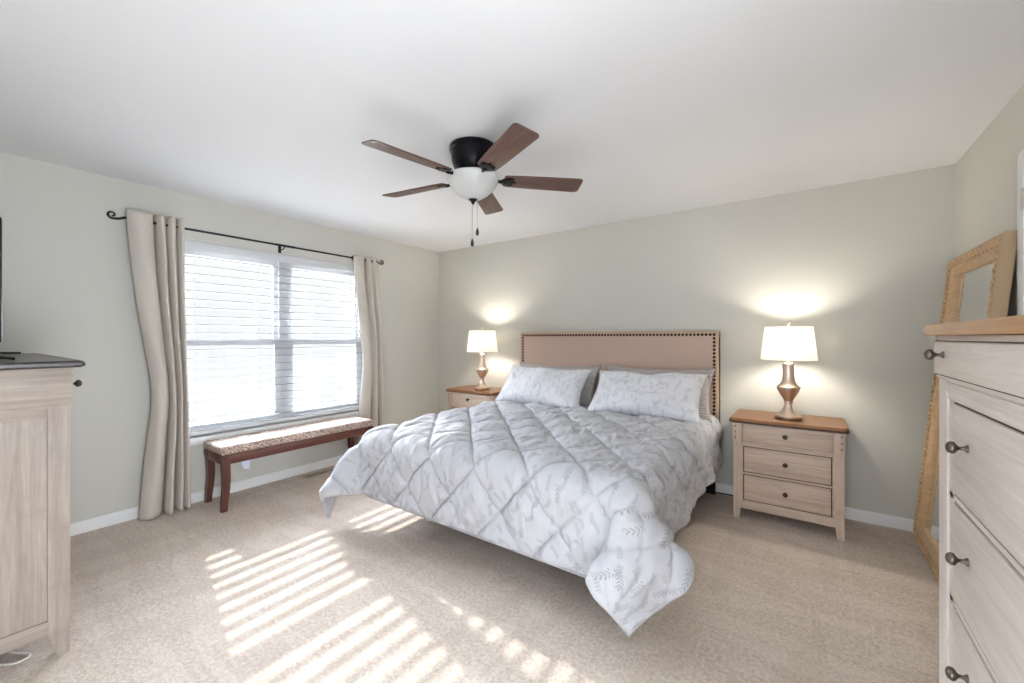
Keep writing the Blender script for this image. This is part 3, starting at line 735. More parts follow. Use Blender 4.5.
# ------------------------------------------------------------------ comforter: draped base grid, refined and quilted
# cloth rest shape, 60 rows of 71 points: x, y, z steps in millimetres along each row
DUVET = (
1385,-198,186,-4,0,39,4,0,40,3,0,39,-4,0,39,-2,0,39,4,0,39,1,0,40,-3,0,39,1,0,39,8,0,39,17,0,36,30,0,26,38,-1,9,39,0,0,40,0,0,39,0,1,40,0,-1,39,-1,1,39,0,7,39,0,5,39,0,-6,39,0,3,39,0,5,39,0,-4,40,0,-4,39,0,5,39,0,3,39,0,-6,39,0,-1,39,0,6,39,0,0,40,0,-6,39,0,1,39,0,6,39,0,-3,39,0,-5,39,0,4,39,0,4,40,0,-5,39,0,-3,39,0,6,39,0,1,39,0,-6,39,0,1,39,0,6,40,0,-3,39,0,-5,39,0,4,39,0,4,39,0,-5,39,0,-3,39,0,6,40,0,1,38,0,-8,39,0,-6,40,0,1,39,0,0,40,0,-1,39,0,1,39,0,-8,30,0,-26,18,0,-35,7,0,-39,4,0,-39,-3,0,-39,-2,0,-39,5,0,-40,0,0,-39,-5,-1,-39,1,0,-39,
1382,-237,186,1,0,39,5,0,40,-2,0,39,-4,0,39,3,0,39,3,0,39,-3,0,40,-2,0,39,4,0,39,6,0,39,16,0,37,30,-1,24,39,0,10,39,0,1,40,0,2,39,0,-2,39,0,-1,40,-1,4,38,0,6,40,0,0,39,0,-3,39,0,6,39,0,1,39,0,-6,40,0,1,39,0,6,39,0,-3,39,0,-5,39,0,4,39,0,4,39,0,-5,40,0,-3,39,0,6,39,0,1,39,0,-6,39,0,0,39,0,6,39,0,-1,40,0,-6,39,0,3,39,0,5,39,0,-4,39,0,-4,39,0,5,39,0,3,40,0,-6,39,0,-1,39,0,6,39,0,-1,39,0,-6,39,0,3,39,0,5,40,0,-4,38,0,-7,40,0,-1,39,0,0,39,0,-3,40,0,0,39,0,2,38,0,-9,31,0,-26,19,0,-35,7,0,-39,0,0,-39,-3,0,-39,4,-1,-39,3,0,-40,-4,0,-39,-3,0,-39,6,0,-39,
1381,-276,186,5,0,39,2,0,40,-5,0,39,0,0,39,4,0,39,0,0,39,-5,0,40,3,0,39,5,0,39,3,0,40,16,0,36,31,-1,24,38,0,10,39,0,3,40,0,0,39,0,-3,39,-1,0,39,0,6,39,0,2,40,0,-1,39,0,3,39,0,5,39,0,-4,39,0,-4,40,0,5,39,0,3,39,0,-6,39,0,-1,39,0,6,39,0,-1,39,0,-6,40,0,3,39,0,5,39,0,-4,39,0,-4,39,0,5,39,0,3,39,0,-6,40,0,-1,39,0,6,39,0,0,39,0,-6,39,0,1,39,0,6,39,0,-3,40,0,-5,39,0,4,39,0,4,39,0,-5,39,0,-3,39,0,6,39,0,1,40,0,-6,38,0,-4,40,0,2,39,0,-3,39,0,-3,40,0,1,39,0,2,38,0,-11,31,0,-25,19,0,-34,6,0,-39,-2,-1,-40,1,0,-39,5,0,-39,-1,0,-40,-4,0,-39,2,0,-39,5,0,-39,
1383,-315,186,6,0,39,-3,0,40,-4,0,39,3,0,39,3,0,39,-4,0,40,-1,0,39,5,0,39,2,0,39,2,0,40,17,-1,35,31,0,25,38,0,11,39,0,3,40,0,-2,39,0,-2,39,-1,2,39,0,4,40,0,-1,39,0,3,39,0,6,39,0,0,39,0,-6,39,0,1,40,0,6,39,0,-3,39,0,-5,39,0,4,39,0,4,39,0,-5,39,0,-3,40,0,6,39,0,1,39,0,-6,39,0,1,39,0,6,39,0,-3,39,0,-5,40,0,4,39,0,4,39,0,-5,39,0,-3,39,0,6,39,0,1,39,0,-5,40,0,-1,39,0,6,39,0,-1,39,0,-6,39,0,3,39,0,5,39,0,-4,40,0,-4,39,0,1,39,0,-1,39,0,-6,39,0,-1,40,0,4,39,0,-1,38,0,-12,31,0,-24,19,0,-34,4,-1,-40,-1,0,-39,5,0,-39,3,0,-39,-4,0,-40,-2,0,-39,5,0,-39,1,0,-39,
1387,-354,186,1,0,39,-5,0,40,0,0,39,5,0,39,-1,0,39,-4,0,40,2,0,39,5,0,39,-1,0,39,2,-1,40,19,0,35,30,0,25,38,0,12,39,0,1,40,0,-3,39,-1,0,39,0,4,40,0,0,39,0,0,39,0,7,39,0,4,39,0,-5,39,0,-3,39,0,6,40,0,1,39,0,-6,39,0,0,39,0,6,39,0,-1,39,0,-6,39,0,3,40,0,5,39,0,-4,39,0,-4,39,0,5,39,0,3,39,0,-6,39,0,-1,40,0,6,39,0,-1,39,0,-5,39,0,1,39,0,6,39,0,-3,39,0,-5,40,0,4,39,0,4,39,0,-5,39,0,-2,39,0,5,39,0,1,39,0,-6,40,0,1,39,0,2,39,0,-5,39,0,-6,39,0,1,40,0,4,39,0,-4,38,0,-10,32,0,-23,18,-1,-35,2,0,-40,3,0,-39,6,0,-39,-2,0,-39,-4,0,-40,3,0,-39,4,0,-39,-4,0,-39,
1389,-393,186,-3,0,40,-5,0,39,5,0,39,3,0,39,-5,0,39,-1,0,40,5,0,39,1,0,39,-3,0,40,5,-1,39,19,0,35,30,0,26,38,0,11,39,0,-1,40,0,-1,39,-1,2,39,0,2,40,0,-1,39,0,3,39,0,8,39,0,-1,39,0,-5,39,0,2,39,0,5,40,0,-4,39,0,-4,39,0,5,39,0,3,39,0,-6,39,0,-1,39,0,5,40,0,1,39,0,-6,39,0,1,39,0,6,39,0,-3,39,0,-5,39,0,4,40,0,4,39,0,-5,39,0,-3,39,0,6,39,0,1,39,0,-6,39,0,0,40,0,6,39,0,-1,39,0,-6,39,0,3,39,0,5,39,0,-4,39,0,-4,40,0,5,39,0,-2,39,0,-7,39,0,-3,39,0,3,39,0,1,40,0,-3,38,0,-10,32,-1,-23,17,0,-36,4,0,-39,5,0,-39,3,0,-39,-4,0,-39,-1,0,-40,5,0,-39,0,0,-39,-6,0,-39,
1388,-432,186,-6,0,40,1,0,39,5,0,39,-1,0,39,-5,0,39,3,0,40,4,0,39,-3,-1,39,-1,0,39,7,0,40,18,0,35,29,0,26,39,0,10,39,0,-1,40,-1,0,39,0,3,39,0,-1,40,0,0,39,0,6,39,0,7,39,0,-5,39,0,-3,39,0,6,39,0,1,40,0,-6,39,0,1,39,0,5,39,0,-1,39,0,-6,39,0,3,39,0,5,40,0,-4,39,0,-4,39,0,5,39,0,3,39,0,-6,39,0,-1,39,0,6,40,0,-1,39,0,-6,39,0,3,39,0,5,39,0,-4,39,0,-4,39,0,5,40,0,3,39,0,-6,39,0,-1,39,0,6,39,0,0,39,0,-6,39,0,1,40,0,6,38,0,-6,39,0,-7,40,0,0,39,0,2,40,0,-2,39,0,-2,39,-1,-8,31,0,-24,17,0,-36,6,0,-39,6,0,-39,-2,0,-39,-4,0,-39,3,0,-40,4,0,-39,-4,0,-39,-3,0,-39,
1385,-471,186,-4,0,40,5,0,39,2,0,39,-4,0,39,-1,0,39,4,-1,40,0,0,39,-4,0,39,3,0,39,7,0,39,17,0,36,29,0,26,39,0,9,39,0,0,40,-1,2,39,0,0,40,0,-2,39,0,3,39,0,7,39,0,3,39,0,-6,39,0,3,39,0,5,39,0,-4,40,0,-4,39,0,5,39,0,3,39,0,-6,39,0,-1,39,0,6,39,0,0,40,0,-6,39,0,1,39,0,6,39,0,-3,39,0,-5,39,0,4,39,0,4,40,0,-5,39,0,-3,39,0,6,39,0,1,39,0,-6,39,0,1,39,0,6,40,0,-3,39,0,-5,39,0,4,39,0,4,39,0,-5,39,0,-3,39,0,6,40,0,1,38,0,-8,39,0,-4,40,0,2,39,0,-2,40,-1,-2,39,1,1,39,-1,-9,30,0,-25,18,0,-35,8,0,-39,3,0,-39,-4,0,-39,0,0,-39,5,0,-40,0,0,-39,-6,0,-39,2,0,-39,
1382,-510,186,1,0,40,5,0,39,-2,0,39,-4,-1,39,3,0,39,3,0,40,-4,0,39,-1,0,39,4,0,39,6,0,39,16,0,37,30,0,25,39,0,9,39,-1,1,40,0,2,39,0,-2,39,0,-1,39,0,5,39,0,5,40,-1,0,39,0,-3,39,0,6,39,0,1,39,0,-6,40,0,1,39,0,6,39,0,-3,39,0,-5,39,0,4,39,0,4,39,0,-5,40,0,-3,39,0,6,39,0,1,39,0,-6,39,0,0,39,0,6,39,0,-1,40,0,-6,39,0,3,39,0,5,39,0,-4,39,0,-4,39,0,5,39,0,3,40,0,-6,39,0,-1,39,0,6,39,0,-1,39,0,-6,39,0,3,39,0,5,40,0,-4,38,1,-7,40,-1,0,39,1,0,39,-1,-4,40,0,0,39,0,1,38,0,-9,31,0,-25,19,0,-35,8,0,-39,0,0,-39,-3,0,-39,4,0,-39,3,0,-40,-4,0,-39,-3,0,-39,6,0,-39,
1381,-550,186,5,0,40,2,0,39,-5,0,39,0,0,39,5,0,39,-1,0,40,-5,0,39,2,0,39,6,0,39,3,0,40,16,0,36,31,0,25,38,0,9,39,-1,3,40,0,0,39,0,-3,39,0,0,39,0,6,39,0,2,40,-1,-1,39,0,3,39,0,5,39,0,-4,39,0,-4,40,0,5,39,0,3,39,0,-6,39,0,-1,39,0,6,39,0,-1,39,0,-6,40,0,3,39,0,5,39,0,-4,39,0,-4,39,0,5,39,0,3,39,0,-6,40,0,-1,39,0,6,39,0,0,39,0,-6,39,0,1,39,0,6,39,0,-3,40,0,-5,39,0,4,39,0,4,39,0,-5,39,0,-3,39,0,6,39,0,1,40,0,-6,39,0,-3,39,0,1,39,0,-3,39,0,-3,40,0,1,39,0,1,38,0,-11,31,0,-24,19,0,-35,7,0,-39,-2,0,-39,1,0,-39,5,0,-39,-1,0,-40,-5,0,-39,3,0,-39,5,0,-39,
1383,-589,186,6,0,40,-3,0,39,-5,0,39,4,0,39,3,0,39,-4,0,40,-2,0,39,5,0,39,3,0,39,2,0,40,17,0,35,31,-1,26,38,1,10,39,-1,3,40,0,-2,39,0,-2,39,0,2,39,0,4,40,-1,-1,39,0,3,39,0,6,39,0,0,39,0,-6,39,0,1,40,0,6,39,0,-3,39,0,-5,39,0,4,39,0,4,39,0,-5,39,0,-3,40,0,6,39,0,1,39,0,-6,39,0,1,39,0,6,39,0,-3,39,0,-5,40,0,4,39,0,4,39,0,-5,39,0,-3,39,0,6,39,0,1,39,0,-6,40,0,0,39,0,6,39,0,-1,39,0,-6,39,0,3,39,0,5,39,0,-4,40,0,-4,39,0,1,39,0,-1,39,0,-6,39,0,-1,40,0,3,39,0,0,38,0,-12,31,0,-24,20,0,-35,3,0,-39,-1,0,-39,6,0,-39,3,0,-39,-5,0,-40,-1,0,-39,5,0,-39,1,0,-39,
1387,-628,186,1,0,40,-6,0,39,1,0,39,5,0,39,-2,0,39,-4,0,40,3,0,39,4,0,39,0,0,39,2,0,40,19,0,35,30,0,25,38,-1,12,39,0,1,40,0,-3,39,0,0,39,0,3,40,0,1,39,-1,0,39,0,7,39,0,4,39,0,-5,39,0,-3,39,0,6,40,0,1,39,0,-6,39,0,0,39,0,6,39,0,-1,39,0,-6,39,0,3,40,0,5,39,0,-4,39,0,-4,39,0,5,39,0,3,39,0,-6,39,0,-1,40,0,6,39,0,-1,39,0,-5,39,0,2,39,0,5,39,0,-4,39,0,-4,40,0,5,39,0,3,39,0,-6,39,0,-1,39,0,5,39,0,1,39,0,-6,40,0,1,39,0,2,39,0,-6,39,0,-5,39,0,1,40,0,4,39,0,-3,38,0,-11,32,0,-23,18,0,-35,2,0,-40,3,0,-39,6,0,-39,-1,0,-39,-5,0,-40,3,0,-39,5,0,-39,-4,0,-39,
1389,-667,186,-4,0,40,-4,0,39,4,0,39,3,0,39,-4,0,39,-2,0,40,5,0,39,1,0,39,-2,0,40,5,0,39,19,-1,35,30,0,26,38,0,11,39,0,-1,40,0,-1,39,0,2,39,0,2,40,-1,-1,39,0,3,39,0,8,39,0,-1,39,0,-6,39,0,3,39,0,5,40,0,-4,39,0,-4,39,0,5,39,0,3,39,0,-6,39,0,-1,39,0,5,40,0,1,39,0,-6,39,0,1,39,0,6,39,0,-3,39,0,-5,39,0,4,40,0,4,39,0,-5,39,0,-3,39,0,6,39,0,1,39,0,-6,39,0,1,40,0,5,39,0,-1,39,0,-6,39,0,3,39,0,5,39,0,-4,39,0,-4,40,0,5,39,0,-2,39,0,-7,39,0,-3,39,0,4,39,0,0,40,0,-3,38,0,-10,32,0,-23,17,0,-36,4,0,-39,6,0,-39,3,0,-39,-5,0,-39,-1,0,-40,5,0,-39,0,0,-39,-6,0,-39,
1388,-706,186,-6,0,40,1,0,39,5,0,39,-2,0,39,-4,0,39,3,0,40,3,0,39,-2,0,39,-1,0,40,7,0,39,18,0,35,30,-1,26,38,0,10,39,0,-1,40,0,0,39,0,3,39,0,-1,40,-1,0,39,0,6,39,0,7,39,0,-5,39,0,-3,39,0,6,39,0,1,40,0,-6,39,0,1,39,0,5,39,0,-1,39,0,-6,39,0,3,39,0,5,40,0,-5,39,0,-3,39,0,6,39,0,1,39,0,-5,39,0,-1,39,0,6,40,0,-1,39,0,-6,39,0,3,39,0,5,39,0,-4,39,0,-4,39,0,5,40,0,3,39,0,-6,39,0,-1,39,0,6,39,0,0,39,0,-6,39,0,1,40,0,6,38,0,-6,39,0,-7,40,0,0,39,0,2,40,0,-2,39,0,-2,39,0,-8,31,0,-24,17,0,-36,6,0,-39,6,0,-39,-2,0,-39,-4,0,-39,4,0,-40,3,0,-39,-4,0,-39,-3,0,-39,
1384,-745,186,-3,0,40,5,0,39,2,0,39,-5,0,39,-1,0,39,5,0,40,0,0,39,-4,0,39,2,0,39,8,0,40,17,-1,35,29,0,26,39,0,9,39,0,0,40,0,2,39,0,0,40,-1,-2,39,0,3,39,0,7,39,0,3,39,0,-6,39,0,3,39,0,5,39,0,-4,40,0,-4,39,0,5,39,0,3,39,0,-6,39,0,-1,39,0,6,39,0,-1,40,0,-5,39,0,1,39,0,6,39,0,-3,39,0,-5,39,0,4,39,0,4,40,0,-5,39,0,-3,39,0,6,39,0,1,39,0,-6,39,0,1,39,0,6,40,0,-3,39,0,-5,39,0,4,39,0,4,39,0,-5,39,0,-3,39,0,6,40,0,1,38,0,-8,39,0,-4,40,0,2,39,0,-2,40,0,-2,39,0,0,39,0,-8,30,0,-25,18,0,-35,8,0,-39,3,-1,-39,-4,0,-39,0,1,-39,5,-1,-40,0,1,-39,-6,0,-39,2,0,-39,
1381,-784,187,1,0,39,6,0,39,-2,0,39,-5,0,39,4,0,39,3,0,40,-4,0,39,-2,0,39,5,0,39,6,0,39,16,-1,37,30,0,25,39,0,9,39,0,1,40,0,3,39,0,-3,39,-1,-1,39,0,5,39,0,5,40,0,0,39,0,-3,39,0,6,39,0,1,39,0,-6,40,0,1,39,0,6,39,0,-3,39,0,-5,39,0,4,39,0,4,39,0,-5,40,0,-3,39,0,6,39,0,1,39,0,-6,39,0,0,39,0,6,39,0,-1,40,0,-6,39,0,3,39,0,5,39,0,-4,39,0,-4,39,0,5,39,0,3,40,0,-6,39,0,-1,39,0,6,39,0,-1,39,0,-6,39,0,3,39,0,5,40,0,-4,38,0,-7,40,0,0,39,0,0,39,0,-4,40,0,0,39,0,2,38,0,-10,31,0,-25,18,0,-35,9,-1,-39,-1,0,-39,-3,0,-39,4,0,-40,4,0,-39,-5,0,-39,-2,0,-39,6,0,-39,
1381,-823,187,5,0,39,2,0,39,-5,0,39,-1,0,39,5,0,40,-1,0,39,-4,0,39,2,0,39,6,0,39,3,-1,40,15,0,36,32,0,24,38,0,10,39,0,3,40,0,0,39,-1,-3,39,0,0,39,0,6,39,0,2,40,0,-1,39,0,3,39,0,5,39,0,-4,39,0,-4,40,0,5,39,0,3,39,0,-6,39,0,-1,39,0,6,39,0,-1,39,0,-6,40,0,3,39,0,5,39,0,-4,39,0,-4,39,0,5,39,0,3,39,0,-6,40,0,-1,39,0,6,39,0,0,39,0,-6,39,0,1,39,0,6,39,0,-3,40,0,-5,39,0,4,39,0,4,39,0,-5,39,0,-3,39,0,6,39,0,1,40,0,-6,39,0,-3,39,0,1,39,0,-3,39,0,-3,40,0,1,39,0,2,38,0,-12,31,0,-24,19,-1,-35,7,0,-39,-3,0,-39,1,0,-39,6,0,-40,-1,0,-39,-5,0,-39,3,0,-39,5,0,-39,
1383,-862,187,5,0,39,-3,0,39,-4,0,39,4,0,39,3,0,39,-4,0,40,-2,0,39,5,0,39,3,0,39,2,-1,40,17,0,35,31,0,25,38,0,11,39,0,3,40,-1,-2,39,0,-2,39,0,2,39,0,4,40,0,-1,39,0,3,39,0,6,39,0,0,39,0,-6,39,0,1,40,0,6,39,0,-3,39,0,-5,39,0,4,39,0,4,39,0,-5,39,0,-3,40,0,6,39,0,1,39,0,-6,39,0,1,39,0,6,39,0,-3,39,0,-5,40,0,4,39,0,4,39,0,-5,39,0,-3,39,0,6,39,0,1,39,0,-6,40,0,0,39,0,6,39,0,-1,39,0,-6,39,0,3,39,0,5,39,0,-4,40,0,-4,39,0,1,39,0,-1,39,0,-6,39,0,-1,40,0,3,39,0,0,38,-1,-12,31,1,-24,19,-1,-35,4,0,-39,-1,0,-39,5,0,-39,4,0,-40,-5,0,-39,-2,0,-39,6,0,-39,1,0,-39,
1386,-901,187,2,0,39,-6,0,39,0,0,39,6,0,39,-2,0,39,-4,0,40,3,0,39,4,0,39,0,-1,40,2,0,39,18,0,35,31,0,25,38,0,12,39,0,1,40,-1,-3,39,0,0,39,0,4,40,0,0,39,0,0,39,0,7,39,0,4,39,0,-5,39,0,-3,39,0,6,40,0,1,39,0,-6,39,0,0,39,0,6,39,0,-1,39,0,-6,39,0,3,40,0,5,39,0,-4,39,0,-4,39,0,5,39,0,3,39,0,-6,39,0,-1,40,0,6,39,0,-1,39,0,-6,39,0,3,39,0,5,39,0,-4,39,0,-4,40,0,5,39,0,3,39,0,-6,39,0,-1,39,0,5,39,0,1,39,0,-6,40,0,1,39,0,1,39,0,-5,39,0,-5,39,0,1,40,0,4,39,-1,-3,38,0,-11,32,0,-23,18,0,-35,2,0,-40,3,0,-39,6,0,-39,-1,0,-40,-5,0,-39,3,0,-39,5,0,-39,-5,0,-39,
1388,-940,187,-3,0,39,-4,0,39,4,0,39,3,0,39,-4,0,40,-1,0,39,4,-1,39,1,0,39,-2,0,40,5,0,39,19,0,35,30,0,26,38,0,11,39,-1,-1,40,0,-1,39,0,2,39,0,2,40,0,-1,39,0,3,39,0,8,39,0,-1,39,0,-6,39,0,3,39,0,5,40,0,-4,39,0,-4,39,0,5,39,0,3,39,0,-6,39,0,-1,39,0,6,40,0,0,39,0,-6,39,0,1,39,0,6,39,0,-3,39,0,-5,39,0,4,40,0,4,39,0,-5,39,0,-3,39,0,6,39,0,1,39,0,-6,39,0,1,40,0,5,39,0,-1,39,0,-6,39,0,3,39,0,5,39,0,-5,39,0,-3,40,0,6,39,0,-3,39,0,-7,39,0,-3,39,0,4,40,0,0,39,-1,-3,38,0,-10,32,0,-23,17,0,-36,4,0,-39,5,0,-39,3,0,-39,-4,0,-40,-1,0,-39,5,0,-39,0,0,-39,-6,0,-39,
1388,-979,187,-6,0,39,1,0,39,5,0,39,-2,0,39,-4,0,40,3,0,39,4,-1,39,-3,0,39,-1,0,40,7,0,39,18,0,35,30,0,26,38,0,10,39,-1,-1,40,0,0,39,0,3,39,0,-1,40,0,0,39,0,6,39,0,7,39,0,-5,39,0,-3,39,0,6,39,0,1,40,0,-6,39,0,1,39,0,6,39,0,-3,39,0,-5,39,0,4,39,0,4,40,0,-5,39,0,-3,39,0,6,39,0,1,39,0,-5,39,0,-1,39,0,6,40,0,-1,39,0,-6,39,0,3,39,0,5,39,0,-4,39,0,-4,39,0,5,40,0,3,39,0,-6,39,0,-1,39,0,6,39,0,-1,39,0,-5,39,0,1,40,0,6,39,0,-6,38,0,-7,40,0,0,39,0,2,40,-1,-2,39,0,-2,39,0,-8,31,0,-24,17,0,-36,6,0,-39,6,0,-39,-2,0,-39,-4,0,-40,3,0,-39,4,0,-39,-5,0,-39,-3,0,-39,
1385,-1018,187,-4,0,39,5,0,39,3,0,39,-5,0,39,-1,0,39,5,-1,40,-1,0,39,-4,0,39,3,0,40,7,0,39,16,0,35,30,0,26,39,-1,9,39,0,0,40,0,2,39,0,0,40,0,-2,39,0,3,39,0,7,39,0,3,39,0,-6,39,0,3,39,0,5,39,0,-4,40,0,-4,39,0,5,39,0,3,39,0,-6,39,0,-1,39,0,6,39,0,-1,40,0,-5,39,0,1,39,0,6,39,0,-3,39,0,-5,39,0,4,39,0,4,40,0,-5,39,0,-2,39,0,5,39,0,1,39,0,-6,39,0,1,39,0,6,40,0,-3,39,0,-5,39,0,4,39,0,4,39,0,-5,39,0,-3,39,0,6,40,0,1,38,0,-8,39,0,-4,40,-1,2,39,0,-2,40,0,-2,39,0,0,39,0,-8,30,0,-25,18,0,-35,8,0,-39,3,0,-39,-4,0,-40,0,0,-39,5,0,-39,-1,0,-39,-5,0,-39,2,0,-39,
1382,-1057,187,2,0,39,5,0,39,-2,0,39,-5,-1,39,4,0,40,3,0,39,-4,0,39,-2,0,39,5,0,40,5,0,39,16,0,36,30,0,25,39,-1,9,39,0,1,40,0,2,39,0,-2,39,0,-1,39,0,5,39,0,5,40,0,-1,39,0,-1,39,0,5,39,0,1,39,0,-6,40,0,1,39,0,6,39,0,-3,39,0,-5,39,0,4,39,0,4,39,0,-5,40,0,-3,39,0,6,39,0,1,39,0,-6,39,0,0,39,0,6,39,0,-1,40,0,-6,39,0,3,39,0,5,39,0,-4,39,0,-4,39,0,5,39,0,3,40,0,-6,39,0,-1,39,0,6,39,0,-1,39,0,-6,39,0,3,39,0,5,40,0,-4,38,0,-7,40,-1,0,39,0,0,39,0,-4,40,0,0,39,0,2,38,0,-10,31,0,-25,19,0,-35,8,0,-39,-1,0,-39,-3,0,-40,4,0,-39,4,0,-39,-5,0,-39,-2,0,-39,6,0,-39,
1382,-1096,187,6,0,39,2,0,39,-6,-1,39,0,0,39,5,0,40,-1,0,39,-5,0,39,2,0,39,5,0,39,3,0,40,15,0,36,31,-1,25,39,0,10,39,0,2,40,0,0,39,0,-3,39,0,0,39,0,6,39,0,2,40,-1,-1,39,0,3,39,0,5,39,0,-4,39,0,-4,40,0,5,39,0,3,39,0,-6,39,0,-1,39,0,6,39,0,-1,39,0,-6,40,0,3,39,0,5,39,0,-4,39,0,-4,39,0,5,39,0,3,39,0,-6,40,0,-1,39,0,6,39,0,0,39,0,-6,39,0,1,39,0,6,39,0,-3,40,0,-5,39,0,4,39,0,4,39,0,-5,39,0,-3,39,0,6,39,0,1,40,0,-6,39,0,-3,39,0,1,39,0,-4,39,0,-2,40,0,1,39,0,2,38,0,-12,31,0,-24,19,0,-35,6,0,-39,-2,0,-39,1,0,-40,6,0,-39,-1,0,-39,-5,0,-39,3,0,-39,5,0,-40,
1386,-1135,187,5,0,39,-3,0,39,-5,-1,39,4,0,39,3,0,39,-5,0,40,-1,0,39,4,0,39,2,0,39,2,0,40,17,0,36,31,-1,25,38,0,10,39,0,3,40,0,-2,39,0,-2,39,0,2,39,0,4,40,-1,-1,39,0,3,39,0,6,39,0,0,39,0,-6,39,0,1,40,0,6,39,0,-3,39,0,-5,39,0,4,39,0,4,39,0,-5,39,0,-3,40,0,6,39,0,1,39,0,-6,39,0,1,39,0,6,39,0,-3,39,0,-5,40,0,4,39,0,4,39,0,-5,39,0,-3,39,0,6,39,0,1,39,0,-6,40,0,0,39,0,6,39,0,-1,39,0,-6,39,0,3,39,0,5,39,0,-4,40,0,-4,39,0,1,39,0,-1,39,0,-6,39,0,-1,40,0,3,39,0,-1,38,0,-11,31,0,-24,19,0,-35,4,0,-39,-1,0,-40,5,0,-39,3,0,-39,-4,0,-39,-2,0,-39,6,0,-39,1,0,-40,
1390,-1174,187,1,0,39,-6,-1,39,0,0,39,5,0,39,-2,0,39,-4,0,40,2,0,39,5,0,39,-2,0,40,2,0,39,18,-1,36,31,0,25,38,0,11,39,0,1,40,0,-3,39,0,0,39,-1,4,40,0,0,39,0,0,39,0,7,39,0,4,39,0,-5,39,0,-3,39,0,6,40,0,1,39,0,-6,39,0,0,39,0,6,39,0,-1,39,0,-6,39,0,3,40,0,5,39,0,-4,39,0,-4,39,0,5,39,0,3,39,0,-6,39,0,-1,40,0,6,39,0,-1,39,0,-6,39,0,3,39,0,5,39,0,-4,39,0,-4,40,0,5,39,0,3,39,0,-6,39,0,-1,39,0,6,39,0,0,39,0,-6,40,0,1,39,0,1,39,0,-5,39,0,-5,39,0,1,40,0,3,39,0,-3,38,0,-10,32,0,-24,18,0,-35,2,0,-40,3,0,-39,6,0,-39,-2,0,-39,-4,0,-39,3,0,-39,4,0,-39,-4,0,-40,
1392,-1213,187,-4,0,39,-4,-1,39,4,0,39,3,0,39,-5,0,39,-2,0,40,5,0,39,0,0,39,-2,0,40,5,0,39,17,-1,35,31,0,26,38,0,11,39,0,-1,40,0,-1,39,0,2,39,-1,2,40,0,-1,39,0,3,39,0,8,39,0,-1,39,0,-6,39,0,3,39,0,5,40,0,-4,39,0,-4,39,0,5,39,0,3,39,0,-6,39,0,-1,39,0,6,40,0,0,39,0,-6,39,0,1,39,0,6,39,0,-3,39,0,-5,39,0,4,40,0,4,39,0,-5,39,0,-3,39,0,6,39,0,1,39,0,-6,39,0,1,40,0,6,39,0,-3,39,0,-5,39,0,4,39,0,4,39,0,-5,39,0,-3,40,0,6,39,0,-3,39,0,-7,39,0,-3,39,0,3,40,0,0,39,0,-3,38,0,-9,32,0,-23,17,0,-36,4,0,-39,5,0,-40,3,0,-39,-5,0,-39,-1,0,-39,6,0,-39,-1,0,-40,-5,0,-39,
1391,-1253,186,-6,0,40,1,0,39,5,0,39,-3,0,39,-4,0,39,3,0,40,3,0,39,-3,0,39,-2,0,39,8,-1,40,17,0,35,30,0,26,37,0,10,40,0,-1,40,0,0,39,-1,3,39,0,-1,40,0,0,39,0,7,39,0,6,39,0,-5,39,0,-3,39,0,6,39,0,1,40,0,-6,39,0,1,39,0,6,39,0,-3,39,0,-5,39,0,4,39,0,4,40,0,-5,39,0,-3,39,0,6,39,0,1,39,0,-6,39,0,0,39,0,6,40,0,-1,39,0,-6,39,0,3,39,0,5,39,0,-4,39,0,-4,39,0,5,40,0,3,39,0,-6,39,0,-1,39,0,6,39,0,-1,39,0,-5,39,0,1,40,0,6,39,0,-6,38,0,-7,40,0,0,39,0,2,40,0,-3,39,0,-1,39,0,-8,31,0,-25,17,-1,-35,6,1,-39,5,0,-40,-1,0,-39,-5,0,-39,4,0,-39,4,0,-39,-5,0,-40,-3,0,-39,
1388,-1292,186,-4,0,39,5,0,40,2,0,39,-6,0,39,-1,0,39,5,0,40,-1,0,39,-4,0,39,2,0,39,7,-1,39,16,0,36,30,0,26,39,0,9,39,0,0,40,-1,2,39,0,0,40,0,-2,39,0,3,39,0,7,39,0,3,39,0,-6,39,0,3,39,0,5,39,0,-4,40,0,-4,39,0,5,39,0,3,39,0,-6,39,0,-1,39,0,6,39,0,-1,40,0,-5,39,0,2,39,0,5,39,0,-4,39,0,-4,39,0,5,39,0,3,40,0,-6,39,0,-1,39,0,5,39,0,1,39,0,-6,39,0,1,39,0,6,40,0,-3,39,0,-5,39,0,4,39,0,4,39,0,-5,39,0,-3,39,0,6,40,0,1,38,0,-8,39,0,-3,40,0,1,39,0,-2,40,0,-2,39,0,0,39,0,-8,30,-1,-25,18,1,-35,8,0,-39,3,-1,-39,-4,1,-40,-1,0,-39,5,0,-39,-1,0,-39,-5,0,-40,2,0,-39,
1384,-1331,186,2,0,39,5,0,40,-3,0,39,-5,0,39,3,0,39,3,0,40,-4,0,39,-2,0,39,5,-1,39,5,0,39,16,0,37,30,0,24,39,0,10,39,0,1,40,-1,2,39,0,-2,39,0,-1,39,0,5,39,0,5,40,0,-1,39,0,-1,39,0,5,39,0,1,39,0,-6,40,0,1,39,0,6,39,0,-3,39,0,-5,39,0,4,39,0,4,39,0,-5,40,0,-3,39,0,6,39,0,1,39,0,-6,39,0,1,39,0,5,39,0,-1,40,0,-6,39,0,3,39,0,5,39,0,-4,39,0,-4,39,0,5,39,0,3,40,0,-6,39,0,-1,39,0,6,39,0,-1,39,0,-6,39,0,3,39,0,5,40,0,-4,38,0,-7,40,0,0,39,0,0,40,0,-4,39,0,0,39,0,1,39,0,-9,30,-1,-26,19,1,-34,8,-1,-39,-1,0,-40,-3,1,-39,4,0,-39,3,0,-39,-5,0,-40,-2,0,-39,6,0,-39,
